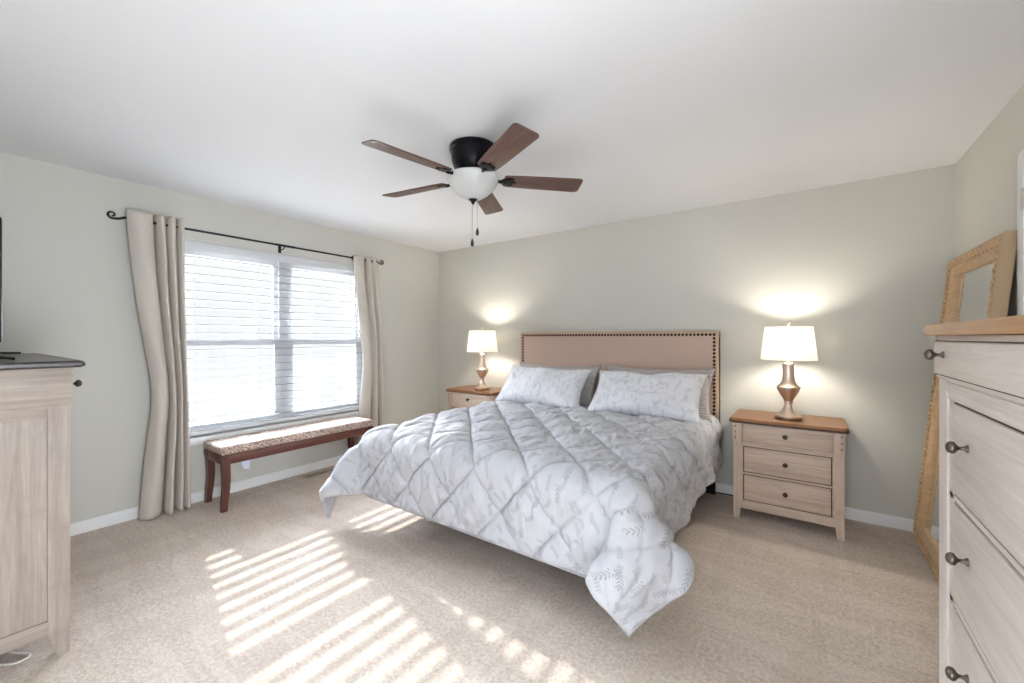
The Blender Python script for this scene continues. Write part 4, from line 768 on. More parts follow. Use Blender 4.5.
1383,-1370,186,6,0,39,1,0,40,-6,0,39,0,0,39,5,0,39,-2,0,39,-4,0,40,2,0,39,5,-1,39,3,0,39,15,0,37,32,0,24,38,0,10,39,-1,3,39,0,0,40,0,-3,39,0,1,39,0,5,39,0,2,40,0,-1,39,0,3,39,0,5,39,0,-5,39,0,-3,40,0,6,39,0,1,39,0,-5,39,0,-1,39,0,6,39,0,-1,39,0,-6,40,0,3,39,0,5,39,0,-4,39,0,-4,39,0,5,39,0,3,39,0,-6,40,0,-1,39,0,6,39,0,0,39,0,-6,39,0,1,39,0,6,39,0,-3,40,0,-5,39,0,4,39,0,4,39,0,-5,39,0,-3,39,0,6,39,0,1,40,0,-6,39,0,-3,39,0,0,39,0,-3,40,0,-2,39,0,1,39,0,2,38,-1,-12,31,1,-25,19,-1,-34,6,0,-39,-2,0,-40,1,0,-39,5,0,-39,-1,1,-39,-5,0,-40,3,0,-39,5,0,-39,
1385,-1409,186,5,0,39,-3,0,40,-5,0,39,4,0,39,3,0,39,-4,0,39,-2,0,40,5,0,39,2,-1,39,2,0,40,17,0,35,31,0,25,38,0,11,39,-1,3,39,0,-3,40,0,-1,39,0,2,39,0,4,40,0,-1,39,0,3,39,0,6,39,0,-1,39,0,-5,39,0,1,40,0,6,39,0,-3,39,0,-5,39,0,4,39,0,4,39,0,-5,39,0,-3,40,0,6,39,0,1,39,0,-6,39,0,1,39,0,6,39,0,-3,39,0,-5,40,0,4,39,0,4,39,0,-5,39,0,-3,39,0,6,39,0,1,39,0,-6,40,0,0,39,0,6,39,0,-1,39,0,-6,39,0,3,39,0,5,39,0,-4,40,0,-4,39,0,0,39,0,-1,39,-1,-6,39,0,0,40,0,3,39,0,-1,39,0,-11,30,0,-25,19,0,-34,3,0,-40,-1,0,-39,5,0,-39,4,0,-39,-5,0,-40,-2,1,-39,6,0,-39,0,0,-39,
1388,-1448,186,1,0,39,-6,0,39,0,0,40,5,0,39,-1,0,39,-4,0,39,3,0,40,4,0,39,-1,-1,39,2,0,40,18,0,35,31,0,25,38,-1,12,39,0,1,40,0,-3,39,0,0,39,0,4,39,0,0,40,0,1,39,0,6,39,0,4,39,0,-5,39,0,-3,39,0,6,40,0,1,39,0,-6,39,0,0,39,0,6,39,0,-1,39,0,-6,39,0,3,40,0,5,39,0,-4,39,0,-4,39,0,5,39,0,3,39,0,-6,39,0,-1,40,0,6,39,0,-1,39,0,-6,39,0,3,39,0,5,39,0,-4,39,0,-4,40,0,5,39,0,3,39,0,-6,39,0,-1,39,0,6,39,0,0,39,0,-6,40,0,1,39,0,1,39,0,-5,39,-1,-5,40,0,1,39,0,3,39,0,-3,39,0,-10,31,0,-24,18,0,-35,2,0,-40,3,0,-39,5,0,-39,-1,0,-39,-5,0,-40,3,0,-39,5,1,-39,-5,0,-39,
1389,-1487,186,-4,0,39,-4,0,39,4,0,40,3,0,39,-4,0,39,-1,0,39,5,0,40,1,-1,39,-2,0,39,4,0,39,18,0,36,30,0,26,39,-1,11,39,0,-1,39,0,-1,40,0,2,39,0,2,40,0,-1,39,0,4,39,0,7,39,0,-1,39,0,-6,39,0,3,39,0,5,40,0,-4,39,0,-4,39,0,5,39,0,3,39,0,-6,39,0,-1,39,0,6,40,0,0,39,0,-6,39,0,1,39,0,6,39,0,-3,39,0,-5,39,0,4,40,0,4,39,0,-5,39,0,-3,39,0,6,39,0,1,39,0,-6,39,0,1,40,0,6,39,0,-3,39,0,-5,39,0,4,39,0,4,39,0,-5,39,0,-3,40,0,6,39,0,-3,39,-1,-6,39,0,-3,40,0,2,39,0,0,40,0,-2,38,0,-10,32,0,-24,16,0,-36,4,0,-39,5,0,-39,3,0,-39,-5,0,-40,-1,0,-39,5,0,-39,0,0,-39,-5,1,-39,
1386,-1526,186,-5,0,39,1,0,39,5,0,39,-1,0,40,-4,0,39,3,0,39,4,-1,39,-3,0,40,-1,0,39,7,0,39,17,0,36,30,0,26,38,-1,10,40,0,-1,39,0,0,40,0,3,39,0,0,40,-1,0,39,1,6,39,0,6,39,0,-5,39,0,-3,39,0,6,39,0,1,40,0,-6,39,0,1,39,0,6,39,0,-3,39,0,-5,39,0,4,39,0,4,40,0,-5,39,0,-3,39,0,6,39,0,1,39,0,-6,39,0,0,39,0,6,40,0,-1,39,0,-6,39,0,3,39,0,5,39,0,-4,39,0,-4,39,0,5,40,0,3,39,0,-6,39,0,-1,39,0,6,39,0,-1,39,0,-5,39,0,2,40,0,5,39,-1,-5,39,0,-6,39,0,-1,40,0,1,39,0,-3,40,0,0,38,0,-10,31,0,-24,17,0,-36,6,0,-39,5,0,-39,-1,0,-39,-5,0,-40,4,0,-39,3,0,-39,-4,0,-39,-3,1,-39,
1382,-1565,186,-3,0,39,6,0,39,2,0,39,-5,0,40,0,0,39,5,0,39,0,-1,39,-4,0,40,3,0,39,7,0,39,16,0,36,30,-1,26,38,0,9,40,0,0,39,0,2,40,0,1,39,-1,-2,39,0,3,40,0,6,39,1,3,39,0,-6,39,0,3,39,0,5,39,0,-4,40,0,-4,39,0,5,39,0,3,39,0,-6,39,0,-1,39,0,6,39,0,-1,40,0,-6,39,0,3,39,0,5,39,0,-4,39,0,-4,39,0,5,39,0,3,40,0,-6,39,0,-1,39,0,5,39,0,1,39,0,-6,39,0,1,39,0,6,40,0,-3,39,0,-5,39,0,4,39,0,4,39,0,-5,39,0,-3,39,0,6,40,0,1,39,-1,-5,39,0,-4,40,0,-1,39,0,-2,39,0,-2,40,0,0,39,0,-8,30,0,-26,17,0,-35,8,0,-39,3,0,-39,-4,0,-40,-1,0,-39,5,0,-39,-1,0,-39,-5,0,-39,3,0,-39,
1379,-1604,186,2,0,39,6,0,39,-2,0,39,-4,0,40,4,0,39,3,0,39,-4,-1,39,-1,0,39,5,0,40,5,0,39,16,0,36,30,-1,25,38,0,10,40,0,1,39,0,2,40,-1,-2,39,0,-1,39,0,5,39,0,5,39,1,-3,40,0,-2,39,-1,5,39,1,0,39,0,-5,39,0,1,39,-1,5,40,1,-2,39,0,-5,39,0,4,39,0,3,39,0,-4,39,0,-3,40,-1,6,39,1,1,39,0,-6,39,0,0,39,-1,6,39,1,-1,40,0,-6,39,0,3,39,-1,4,39,1,-3,39,0,-4,40,-1,5,39,1,2,39,0,-5,39,0,-1,39,-1,5,39,1,0,40,0,-5,39,0,2,39,-1,4,39,1,-2,39,-1,-3,40,0,0,39,0,-2,39,0,-3,40,0,-1,39,0,1,39,0,-9,29,0,-26,19,0,-35,8,0,-39,-1,0,-39,-3,0,-40,4,0,-39,3,0,-39,-5,0,-39,-2,0,-39,5,0,-40,
1379,-1643,186,6,0,39,2,0,39,-5,0,39,0,0,39,6,0,40,-2,-1,39,-4,0,39,3,0,39,5,0,39,3,0,40,15,-1,36,31,0,25,38,0,10,40,0,3,39,-1,0,39,0,-3,39,0,1,40,0,6,39,0,-1,39,1,-4,39,0,2,39,-1,4,40,1,-3,39,0,-4,39,0,5,39,0,2,39,0,-5,40,0,-1,39,-1,5,39,1,0,39,0,-5,39,0,2,40,-1,4,39,1,-3,39,0,-4,39,0,4,39,-1,3,40,1,-4,39,0,-2,39,-1,5,39,1,0,39,0,-5,39,0,1,40,-1,5,39,1,-2,39,0,-4,39,0,2,39,-1,3,40,1,-3,39,0,-2,39,-1,3,39,0,2,40,0,-3,39,0,1,39,0,1,39,0,-3,40,0,-3,39,0,1,39,0,1,39,0,-11,29,0,-26,20,0,-34,6,0,-39,-3,0,-40,1,0,-39,5,0,-39,-1,0,-39,-5,0,-39,2,0,-40,4,0,-39,
1383,-1682,186,6,0,39,-4,0,39,-4,0,39,5,0,39,3,0,39,-5,-1,40,-1,0,39,5,0,39,2,0,39,2,0,40,17,-1,36,30,0,25,38,0,11,39,-1,3,40,0,-3,39,0,-1,39,0,3,39,0,3,40,0,-5,39,1,-1,39,-1,5,39,0,0,39,1,-5,40,0,1,39,-1,5,39,1,-3,39,0,-3,39,0,3,40,-1,3,39,1,-4,39,0,-2,39,-1,4,39,0,1,40,1,-4,39,0,0,39,-1,4,39,0,-1,40,1,-4,39,0,2,39,-1,4,39,0,-3,39,1,-3,40,-1,3,39,0,2,39,1,-4,39,0,-1,40,-1,4,39,0,-1,39,1,-3,39,0,2,40,-1,3,39,0,-2,39,0,-2,39,0,3,39,0,0,40,0,-3,39,0,-1,39,0,3,40,0,-1,38,0,-11,30,0,-25,19,0,-35,3,0,-39,-1,0,-40,5,0,-39,3,0,-39,-5,0,-39,-2,0,-39,5,0,-40,-1,0,-39,
1388,-1721,185,1,0,40,-6,0,39,0,0,39,6,0,39,-2,0,39,-5,-1,40,4,0,39,4,0,39,-1,0,39,2,0,40,18,-1,35,30,0,26,38,0,12,39,-1,1,39,0,-3,39,0,0,40,0,5,39,0,-2,39,0,-3,39,0,2,40,0,3,39,0,-4,39,1,-1,39,-1,3,40,0,1,39,1,-4,39,0,0,39,-1,4,40,0,-1,39,0,-3,39,0,1,39,0,4,40,0,-3,39,1,-2,39,-1,2,39,0,2,39,0,-4,40,0,0,39,0,4,39,0,-1,39,0,-3,40,0,0,39,0,4,39,0,-2,39,0,-2,40,0,1,39,0,2,39,0,-3,39,0,0,40,0,2,39,0,1,39,0,-3,39,0,0,40,0,3,39,0,-1,39,-1,-2,39,0,2,40,1,2,39,0,-3,38,0,-10,31,0,-25,17,0,-35,2,0,-40,3,0,-39,6,0,-39,-2,0,-39,-5,0,-39,2,0,-39,4,0,-40,-5,0,-39,
1392,-1760,185,-5,0,39,-4,0,40,4,0,39,2,0,39,-5,-1,39,-1,0,39,5,0,40,1,0,39,-3,0,39,5,0,40,18,-1,35,29,0,26,38,-1,12,40,0,-1,39,0,-1,39,0,3,39,0,1,40,0,-4,39,0,0,39,0,4,39,0,-1,40,0,-3,39,0,1,39,0,3,39,0,-2,40,0,-2,39,0,2,39,0,2,40,0,-4,39,0,0,39,0,3,39,0,1,40,0,-4,39,0,0,39,0,4,39,0,-2,40,0,-2,39,0,2,39,0,2,39,0,-3,39,0,-1,40,0,2,39,0,1,39,0,-3,39,0,0,40,0,3,39,0,-1,39,0,-2,40,0,1,39,0,2,39,0,-2,39,0,-1,40,0,1,39,0,1,39,-1,-2,39,0,0,40,0,3,39,0,0,39,0,-3,39,1,-9,31,0,-24,15,0,-37,4,0,-39,7,0,-39,2,0,-39,-6,0,-39,-2,0,-39,5,0,-40,-1,0,-39,-7,0,-39,
1392,-1799,185,-7,0,39,0,0,39,5,0,40,-2,0,39,-5,-1,39,3,0,39,3,0,40,-3,0,39,-1,0,39,7,-1,39,18,0,35,28,0,28,38,-1,10,40,0,-1,39,0,1,39,0,3,39,0,-2,39,0,-2,40,0,2,39,0,2,39,0,-3,40,0,-1,39,0,3,39,0,0,39,0,-3,40,0,0,39,0,3,39,0,-1,40,0,-2,39,0,1,39,0,3,39,0,-3,40,0,-1,39,0,2,39,0,2,39,0,-4,40,0,0,39,0,4,39,0,-1,39,0,-3,40,0,1,39,0,3,39,0,-3,39,0,-1,40,0,2,39,0,1,39,0,-3,40,0,0,39,0,2,39,0,0,40,0,-2,39,0,0,39,0,2,39,-1,-1,40,0,-1,39,0,1,39,0,2,40,0,-2,39,0,-1,38,1,-9,31,0,-25,15,0,-36,8,0,-39,6,0,-39,-3,0,-39,-6,0,-39,2,0,-39,3,0,-40,-5,0,-39,-3,0,-39,
1389,-1838,185,-5,0,39,5,0,39,2,0,40,-6,-1,39,-1,0,39,5,0,39,-1,0,39,-5,0,40,2,0,39,8,0,39,16,-1,36,28,0,27,39,-1,9,39,0,0,40,0,3,39,0,1,39,0,-4,39,0,0,40,0,3,39,0,-1,39,0,-2,39,0,1,40,0,3,39,0,-3,39,0,-1,40,0,2,39,0,1,39,0,-3,39,0,0,40,0,3,39,0,0,39,0,-3,40,0,1,39,0,3,39,0,-2,39,0,-2,40,0,2,39,0,2,39,0,-4,39,0,0,40,0,3,39,0,0,39,0,-3,40,0,0,39,0,3,39,0,-2,40,0,-1,39,0,1,39,0,2,40,0,-3,39,0,0,39,0,1,39,-1,1,40,0,-2,39,0,0,39,0,2,40,0,-1,39,0,-1,39,0,0,39,0,-8,29,1,-27,16,0,-36,11,0,-38,2,0,-39,-6,0,-39,-3,0,-39,5,0,-39,-1,0,-40,-6,0,-39,2,0,-39,
1386,-1877,185,0,0,39,5,0,39,-2,0,39,-4,-1,40,3,0,39,2,0,39,-5,0,39,-2,0,40,4,0,39,6,0,39,15,-1,37,29,-1,25,39,0,10,39,-1,1,39,0,3,39,0,-2,40,1,-2,39,0,2,39,0,1,40,0,-3,39,0,0,39,0,2,40,0,1,39,0,-3,39,0,0,40,0,3,39,0,-1,39,0,-2,40,0,2,39,0,2,39,0,-3,39,0,-1,40,0,3,39,0,0,39,0,-3,39,0,0,40,0,4,39,0,-2,39,0,-2,40,0,1,39,0,3,39,0,-3,39,0,-1,40,0,2,39,0,1,39,0,-3,40,0,0,39,0,2,39,0,0,40,0,-2,39,-1,0,39,0,2,40,0,-1,39,0,-1,40,0,1,39,0,1,39,-1,-2,39,1,0,40,0,2,38,0,-10,28,1,-28,19,0,-34,10,0,-39,-3,0,-39,-6,0,-39,2,0,-39,3,0,-39,-3,0,-40,-1,0,-39,6,0,-39,
1385,-1916,184,4,0,40,2,0,39,-4,-1,39,0,0,39,4,0,40,-2,0,39,-5,0,39,2,0,40,5,0,39,1,0,39,14,-1,37,31,-1,25,38,-1,10,40,0,2,39,0,1,39,0,-3,39,0,0,40,0,3,39,1,-1,40,0,-2,39,0,1,39,0,2,40,0,-2,39,0,-1,39,0,2,40,0,1,39,0,-3,39,0,0,40,0,3,39,0,0,39,0,-3,39,0,1,40,0,3,39,0,-2,39,0,-2,40,0,2,39,0,2,39,0,-4,39,0,0,40,0,3,39,0,0,39,0,-3,40,0,0,39,0,3,39,0,-2,40,0,-1,39,0,1,39,0,2,40,-1,-3,39,0,0,39,0,1,40,0,1,39,0,-2,39,0,0,40,0,1,39,-1,0,40,0,-1,39,0,1,39,0,1,38,1,-11,29,1,-27,21,0,-34,6,0,-38,-6,0,-40,-3,0,-39,4,0,-39,0,0,-39,-1,-1,-40,5,1,-39,8,1,-38,
1387,-1955,184,3,0,40,0,0,39,-2,-1,39,2,0,40,1,0,39,-2,0,39,-3,0,39,4,0,40,1,0,39,1,0,39,14,-1,37,31,-1,24,38,-1,11,39,0,2,40,0,-1,39,0,-1,39,0,1,40,0,1,39,0,-2,40,1,0,39,0,3,39,0,-1,40,0,-2,39,0,1,39,0,2,40,0,-1,39,0,-2,39,0,2,40,0,2,39,0,-3,39,0,-1,40,0,3,39,0,1,39,0,-4,39,0,0,40,-1,4,39,1,-2,39,0,-2,40,-1,1,39,1,3,39,-1,-3,39,1,-1,40,-1,2,39,1,1,39,-1,-3,40,0,0,39,0,3,39,0,-1,40,0,-2,39,0,1,39,0,1,40,0,-1,39,0,-1,40,0,1,39,0,1,40,-1,-2,39,0,0,39,0,1,40,0,0,37,1,-11,30,1,-26,21,0,-33,1,0,-39,-5,0,-39,0,0,-40,3,0,-39,3,0,-39,5,0,-39,11,2,-38,10,2,-38,
1375,-1992,185,5,-1,39,3,-1,39,3,-1,39,3,0,40,2,0,39,0,0,39,0,0,40,0,0,39,-3,0,39,2,0,39,15,-1,38,31,-2,24,38,-1,10,40,1,1,39,0,-1,40,0,0,39,0,2,40,0,0,39,0,-2,40,0,1,39,0,2,40,1,-2,39,0,-1,39,-1,2,39,1,1,40,0,-3,39,0,0,39,-1,3,40,1,0,39,0,-3,39,-1,1,40,0,3,39,0,-2,39,1,-2,40,-1,2,39,0,2,39,0,-4,39,0,0,40,0,3,39,0,0,39,0,-3,39,0,1,40,0,3,39,0,-2,39,0,-2,40,0,2,39,0,1,40,0,-2,39,0,-1,39,0,2,39,0,0,40,0,-2,39,0,0,40,-1,2,39,0,-1,40,0,-1,39,0,0,40,0,0,40,-1,0,37,1,-11,33,2,-22,15,0,-36,-3,1,-39,0,-1,-39,5,0,-40,7,1,-38,9,1,-39,12,4,-37,12,4,-37,13,4,-37,
1348,-2020,187,7,-3,39,6,-3,39,6,-3,39,6,-2,38,6,-1,40,5,-1,38,3,-1,40,4,0,39,1,1,39,1,0,40,8,-2,39,33,-3,22,39,1,11,40,0,-1,40,0,0,40,0,1,39,0,1,40,0,-1,39,0,0,40,0,1,39,0,0,40,0,-2,39,0,0,39,0,3,40,0,-1,39,0,-2,39,0,1,39,0,2,40,0,-2,39,0,-1,39,0,2,40,0,0,39,0,-2,39,0,0,40,0,2,39,0,0,39,0,-2,39,0,1,40,0,2,39,0,-2,39,0,-1,40,0,2,39,0,0,39,0,-2,39,0,0,40,0,2,39,0,0,40,0,-2,39,0,1,39,0,2,40,0,-1,39,0,-1,39,-1,1,40,0,0,40,0,0,39,0,-1,40,-1,1,39,-1,0,42,0,0,37,2,-12,35,3,-20,7,0,-38,5,0,-39,9,2,-39,11,3,-37,12,3,-38,14,7,-36,14,7,-36,14,6,-36,13,4,-37,
1312,-2036,193,7,-2,38,8,-6,38,8,-6,39,6,-2,38,6,-2,39,7,-4,39,6,-4,38,2,1,40,4,0,39,8,-6,38,30,-5,25,30,-6,27,39,-1,13,41,2,0,40,1,0,39,0,0,40,0,0,39,0,0,40,1,0,39,-1,0,40,1,-1,39,0,0,39,0,0,39,0,1,40,0,-1,39,0,0,40,-1,1,39,1,-1,39,0,0,39,0,0,40,-1,1,39,1,-1,39,0,0,40,-1,0,39,0,1,39,0,-1,39,0,0,40,0,1,39,0,0,39,0,0,39,0,0,40,0,0,39,0,0,39,0,0,40,0,0,39,0,0,39,0,-1,40,0,1,39,0,0,39,0,0,40,0,0,39,0,-1,39,0,1,40,-1,0,40,0,0,39,0,-1,39,0,0,40,-1,-1,41,-3,1,40,3,-11,32,5,-21,30,8,-26,14,8,-36,13,7,-36,12,5,-37,10,1,-38,15,11,-35,15,10,-35,13,4,-37,14,6,-36,
1274,-2044,199,7,-2,39,9,-9,38,8,-7,37,5,0,39,7,-3,39,7,-7,38,8,-7,37,8,-7,39,15,-10,35,30,-6,25,29,-6,25,31,-5,24,38,-1,12,39,3,-2,40,1,0,39,1,0,40,0,-1,39,0,0,39,0,0,39,0,0,40,0,0,39,0,0,40,0,0,39,0,0,39,0,0,39,0,0,40,0,0,39,0,0,39,0,0,40,0,0,39,0,0,39,0,0,39,0,0,40,0,0,39,0,0,39,0,0,40,0,0,39,0,0,39,0,0,39,0,0,40,0,0,39,0,0,39,0,0,39,0,0,40,0,0,39,0,0,39,0,0,40,0,0,39,0,0,39,0,0,39,0,0,40,0,0,39,0,0,40,-1,0,39,0,-1,39,0,0,39,0,0,40,-2,0,39,-2,0,39,1,-9,33,7,-22,33,5,-20,31,9,-24,21,13,-30,18,12,-33,14,11,-35,15,10,-35,15,10,-35,14,7,-36,14,7,-36,
1236,-2051,206,8,-6,38,8,-8,38,9,-7,37,7,-7,38,10,-9,37,12,-12,36,14,-12,35,20,-11,32,29,-8,26,29,-6,26,25,-8,29,37,0,13,34,16,-2,39,-1,0,39,-1,1,39,2,0,39,0,-1,39,0,0,40,-1,1,39,1,-1,39,0,0,40,-1,1,39,0,0,39,1,0,39,0,-1,40,-1,1,39,1,0,39,0,0,39,0,-1,40,-1,1,39,1,0,39,0,-1,40,-1,0,39,0,1,39,1,-1,39,0,0,40,-1,0,39,1,1,39,0,-1,39,0,0,40,-1,0,39,1,0,39,0,0,40,0,0,39,-1,0,39,1,0,39,0,0,40,0,0,39,0,0,39,0,0,39,0,0,40,-1,0,39,1,0,39,0,0,39,-1,-1,39,0,1,39,0,-1,39,-2,0,39,2,-2,36,-14,3,36,3,-16,30,8,-23,33,7,-21,28,11,-25,26,12,-27,23,14,-29,20,14,-31,19,14,-32,16,12,-33,17,12,-34,
1201,-2067,211,10,-10,37,10,-11,36,11,-11,37,14,-12,34,18,-13,33,19,-13,32,22,-12,31,26,-8,28,28,-8,27,25,-9,28,34,-1,21,22,32,-3,39,6,-1,39,-2,0,39,1,0,39,3,0,39,-2,0,39,-2,0,39,3,0,39,2,0,39,-4,0,40,-1,0,39,3,0,39,0,0,40,-2,0,39,0,0,39,2,0,39,-1,0,40,-2,0,39,2,0,39,2,0,39,-2,0,40,-2,0,39,3,0,39,1,0,39,-3,0,40,0,0,39,2,0,39,0,0,40,-3,0,39,1,0,39,3,0,39,-2,0,40,-2,0,39,3,0,39,1,-1,39,-3,1,39,0,0,40,3,-1,39,-1,0,39,-2,1,39,1,0,40,3,-1,38,-3,0,40,-3,0,39,4,0,39,2,-1,39,0,0,38,-7,-1,39,-4,1,27,-28,3,33,6,-22,29,10,-24,28,11,-25,30,10,-24,28,11,-26,26,13,-26,24,15,-28,23,14,-28,22,15,-30,
1174,-2096,211,15,-13,34,16,-14,34,18,-13,32,20,-12,32,22,-12,30,23,-12,30,25,-10,29,28,-8,28,25,-9,27,30,-5,27,31,22,3,14,37,-4,38,11,-1,39,-5,0,39,3,0,39,2,0,39,-7,0,39,-1,0,39,5,0,40,0,0,39,-5,0,39,1,0,39,4,0,39,-2,0,40,-4,0,39,3,0,39,3,0,39,-4,0,40,-1,0,39,4,0,39,1,0,40,-5,0,39,1,0,39,4,0,39,-2,0,40,-3,0,39,2,0,39,4,0,39,-4,0,40,-2,0,39,4,0,39,1,0,39,-4,0,39,0,0,40,4,0,39,-1,0,39,-4,0,39,2,0,40,4,-1,39,-3,0,39,-3,1,39,4,-1,39,3,0,39,-6,0,39,-1,0,39,7,0,39,1,-1,40,0,0,39,-1,0,35,-18,1,17,-35,7,36,-8,-12,30,10,-24,27,12,-26,30,9,-24,28,11,-25,26,13,-27,27,12,-25,27,13,-27,25,13,-26,
1168,-2133,201,19,-13,31,21,-13,31,22,-11,30,24,-10,30,22,-12,30,22,-12,30,26,-9,28,27,-9,28,26,-9,29,35,9,14,15,37,-4,15,35,-4,37,14,-1,39,0,0,39,2,0,39,-3,0,39,-7,0,39,3,0,40,4,0,39,-4,0,39,-3,0,39,4,0,39,2,0,40,-5,0,39,0,0,39,4,0,39,-1,0,40,-4,0,39,2,0,39,4,0,39,-3,0,40,-3,0,39,3,0,39,3,0,39,-4,0,40,-2,0,39,5,0,39,0,0,39,-5,0,40,2,0,39,4,0,39,-2,0,39,-4,0,40,3,0,39,4,-1,39,-5,1,39,-2,0,39,5,-1,40,1,0,39,-5,0,39,1,0,39,5,0,39,-2,0,39,-5,0,39,4,0,39,6,0,39,0,-1,40,0,0,39,-3,0,28,-27,3,12,-36,9,34,-19,-6,33,5,-21,28,11,-25,29,11,-25,23,16,-27,24,16,-27,28,9,-25,27,12,-26,23,17,-28,
1179,-2163,180,22,-13,30,22,-11,31,26,-8,29,23,-11,30,17,-16,32,22,-12,30,26,-9,28,25,-10,28,32,-2,24,29,24,3,6,40,-5,15,35,-5,35,19,-1,39,3,0,39,0,0,39,-6,0,39,-3,0,40,4,0,39,0,0,39,-6,0,39,1,0,39,5,0,39,-2,0,40,-4,0,39,3,0,39,3,0,39,-4,0,40,-2,0,39,5,0,39,0,0,39,-4,0,40,0,0,39,5,0,39,-2,0,39,-4,0,40,3,0,39,3,0,39,-3,0,39,-3,0,40,4,0,39,2,0,39,-5,0,39,0,0,39,5,-1,40,-1,0,39,-5,1,39,2,0,39,5,-1,39,-4,0,40,-3,0,39,5,0,39,2,0,39,-5,0,39,-1,0,39,8,0,39,2,-1,40,-1,0,39,2,0,38,-10,0,20,-33,6,9,-37,10,31,-24,-2,35,-3,-16,30,9,-24,26,14,-26,20,19,-29,24,16,-26,28,10,-26,24,15,-27,22,19,-27,
1201,-2186,156,19,-15,31,23,-10,30,26,-8,29,18,-15,31,15,-17,33,23,-12,29,25,-10,29,26,-9,28,35,10,15,18,35,-4,3,39,-6,15,36,-5,32,23,-1,39,5,-1,39,-2,1,39,-6,-1,40,2,1,39,3,0,39,-5,0,39,-4,0,39,5,0,39,2,0,40,-5,0,39,-1,0,39,5,0,39,-1,0,40,-4,0,39,2,0,39,4,0,39,-4,0,39,-3,0,40,4,0,39,2,0,39,-4,0,39,-1,0,40,5,0,39,0,0,39,-5,0,39,1,0,40,5,-1,39,-3,1,39,-4,0,39,4,-1,39,3,0,40,-5,0,39,-2,0,39,6,0,39,0,0,39,-6,0,39,2,0,40,6,0,39,-3,0,39,-5,0,39,5,0,39,7,0,39,-1,-1,39,-1,0,40,3,0,34,-18,1,12,-37,9,10,-37,9,27,-29,2,36,-9,-12,32,6,-23,22,17,-27,20,19,-28,25,15,-27,26,13,-26,21,19,-28,23,17,-27,
1221,-2210,132,19,-15,31,24,-8,30,21,-13,31,13,-19,32,17,-16,31,24,-11,30,24,-11,29,31,-2,24,31,23,5,7,39,-5,7,37,-7,12,37,-5,29,27,-2,38,8,-1,39,-4,0,39,-3,0,40,4,0,39,-2,1,39,-6,0,39,1,0,39,5,0,39,-3,0,40,-4,0,39,4,0,39,3,0,39,-5,0,40,-2,0,39,5,0,39,1,0,39,-5,0,39,1,0,40,4,0,39,-2,0,39,-4,0,39,3,-1,40,3,0,39,-3,0,39,-3,0,39,5,0,40,1,0,39,-5,0,39,0,0,39,5,0,39,-1,0,40,-5,0,39,3,0,39,4,0,39,-5,0,39,-3,0,39,5,0,39,3,0,40,-6,0,39,0,0,38,9,0,39,2,0,40,-3,-1,39,3,0,39,-2,0,30,-26,3,8,-37,9,11,-37,9,21,-33,6,35,-17,-8,33,4,-21,22,18,-27,21,18,-28,26,14,-26,20,18,-28,20,21,-28,25,14,-26,
1239,-2235,109,22,-13,31,23,-10,30,15,-18,32,12,-19,32,19,-14,31,22,-13,30,26,-9,29,34,9,16,23,32,-1,6,38,-7,7,39,-6,7,38,-6,25,30,-3,38,9,-1,39,-3,0,40,2,0,39,2,0,39,-7,0,39,-4,1,39,5,-1,39,1,1,40,-5,0,39,0,0,39,5,0,39,-2,0,39,-4,0,40,2,0,39,4,0,39,-3,-1,39,-3,1,40,4,-1,39,2,0,39,-5,0,39,-1,0,40,5,0,39,0,0,39,-5,0,39,2,0,39,4,0,40,-3,0,39,-4,0,39,5,0,39,2,0,39,-5,0,40,-1,0,39,5,0,39,0,0,39,-6,0,39,2,0,39,6,0,39,-3,0,39,-5,0,39,6,0,39,7,0,39,-3,-1,40,-1,0,39,4,0,38,-9,0,25,-30,5,11,-37,9,10,-37,9,12,-36,9,32,-23,-3,34,1,-19,24,16,-27,24,16,-27,22,17,-28,16,22,-28,21,19,-27,26,13,-27,
1258,-2260,86,23,-11,30,19,-15,31,10,-20,33,15,-17,31,21,-14,31,19,-14,31,30,-4,26,32,22,6,16,36,-4,9,38,-6,5,38,-6,2,39,-8,22,32,-3,38,12,-1,39,1,0,39,3,0,39,-3,0,39,-8,0,39,1,0,39,5,0,39,-4,0,40,-4,0,39,4,0,39,3,0,39,-5,1,39,-1,-1,40,5,0,39,0,0,39,-5,0,39,1,0,40,5,0,39,-3,0,39,-4,0,39,4,0,39,3,0,40,-4,0,39,-2,0,39,5,0,39,0,0,40,-5,0,39,1,0,39,5,0,39,-2,0,39,-5,0,40,3,0,39,4,0,39,-5,0,39,-3,0,39,6,0,39,2,0,39,-6,0,39,1,0,39,8,0,39,2,0,39,-4,-1,39,4,0,40,1,0,35,-18,1,22,-32,6,14,-36,8,8,-37,10,5,-38,10,27,-28,2,36,-5,-17,28,12,-24,23,16,-28,18,21,-28,15,23,-28,23,16,-28,25,16,-27,
1278,-2285,62,21,-12,31,14,-19,32,11,-19,32,19,-15,32,18,-15,31,19,-15,31,34,7,18,24,32,0,13,36,-5,9,38,-6,1,39,-8,2,39,-7,19,34,-4,37,14,-1,39,7,0,39,0,0,39,-7,0,39,-4,0,39,4,0,39,1,0,39,-6,0,40,1,0,39,5,0,39,-3,0,39,-4,0,39,3,0,40,4,0,39,-4,0,39,-2,0,39,4,0,40,1,0,39,-5,0,39,1,0,39,4,0,39,-1,0,40,-5,0,39,3,0,39,4,0,39,-4,0,40,-3,0,39,5,0,39,2,0,39,-6,0,39,-1,0,40,6,0,39,-1,0,39,-6,0,39,2,0,39,6,0,39,-3,0,39,-5,0,39,6,0,39,7,0,39,-4,0,39,0,-1,39,5,0,39,-4,0,32,-24,2,20,-33,7,14,-36,8,3,-38,11,6,-37,10,21,-33,6,36,-10,-14,32,7,-22,21,18,-28,15,23,-28,18,20,-28,24,16,-28,20,19,-27)
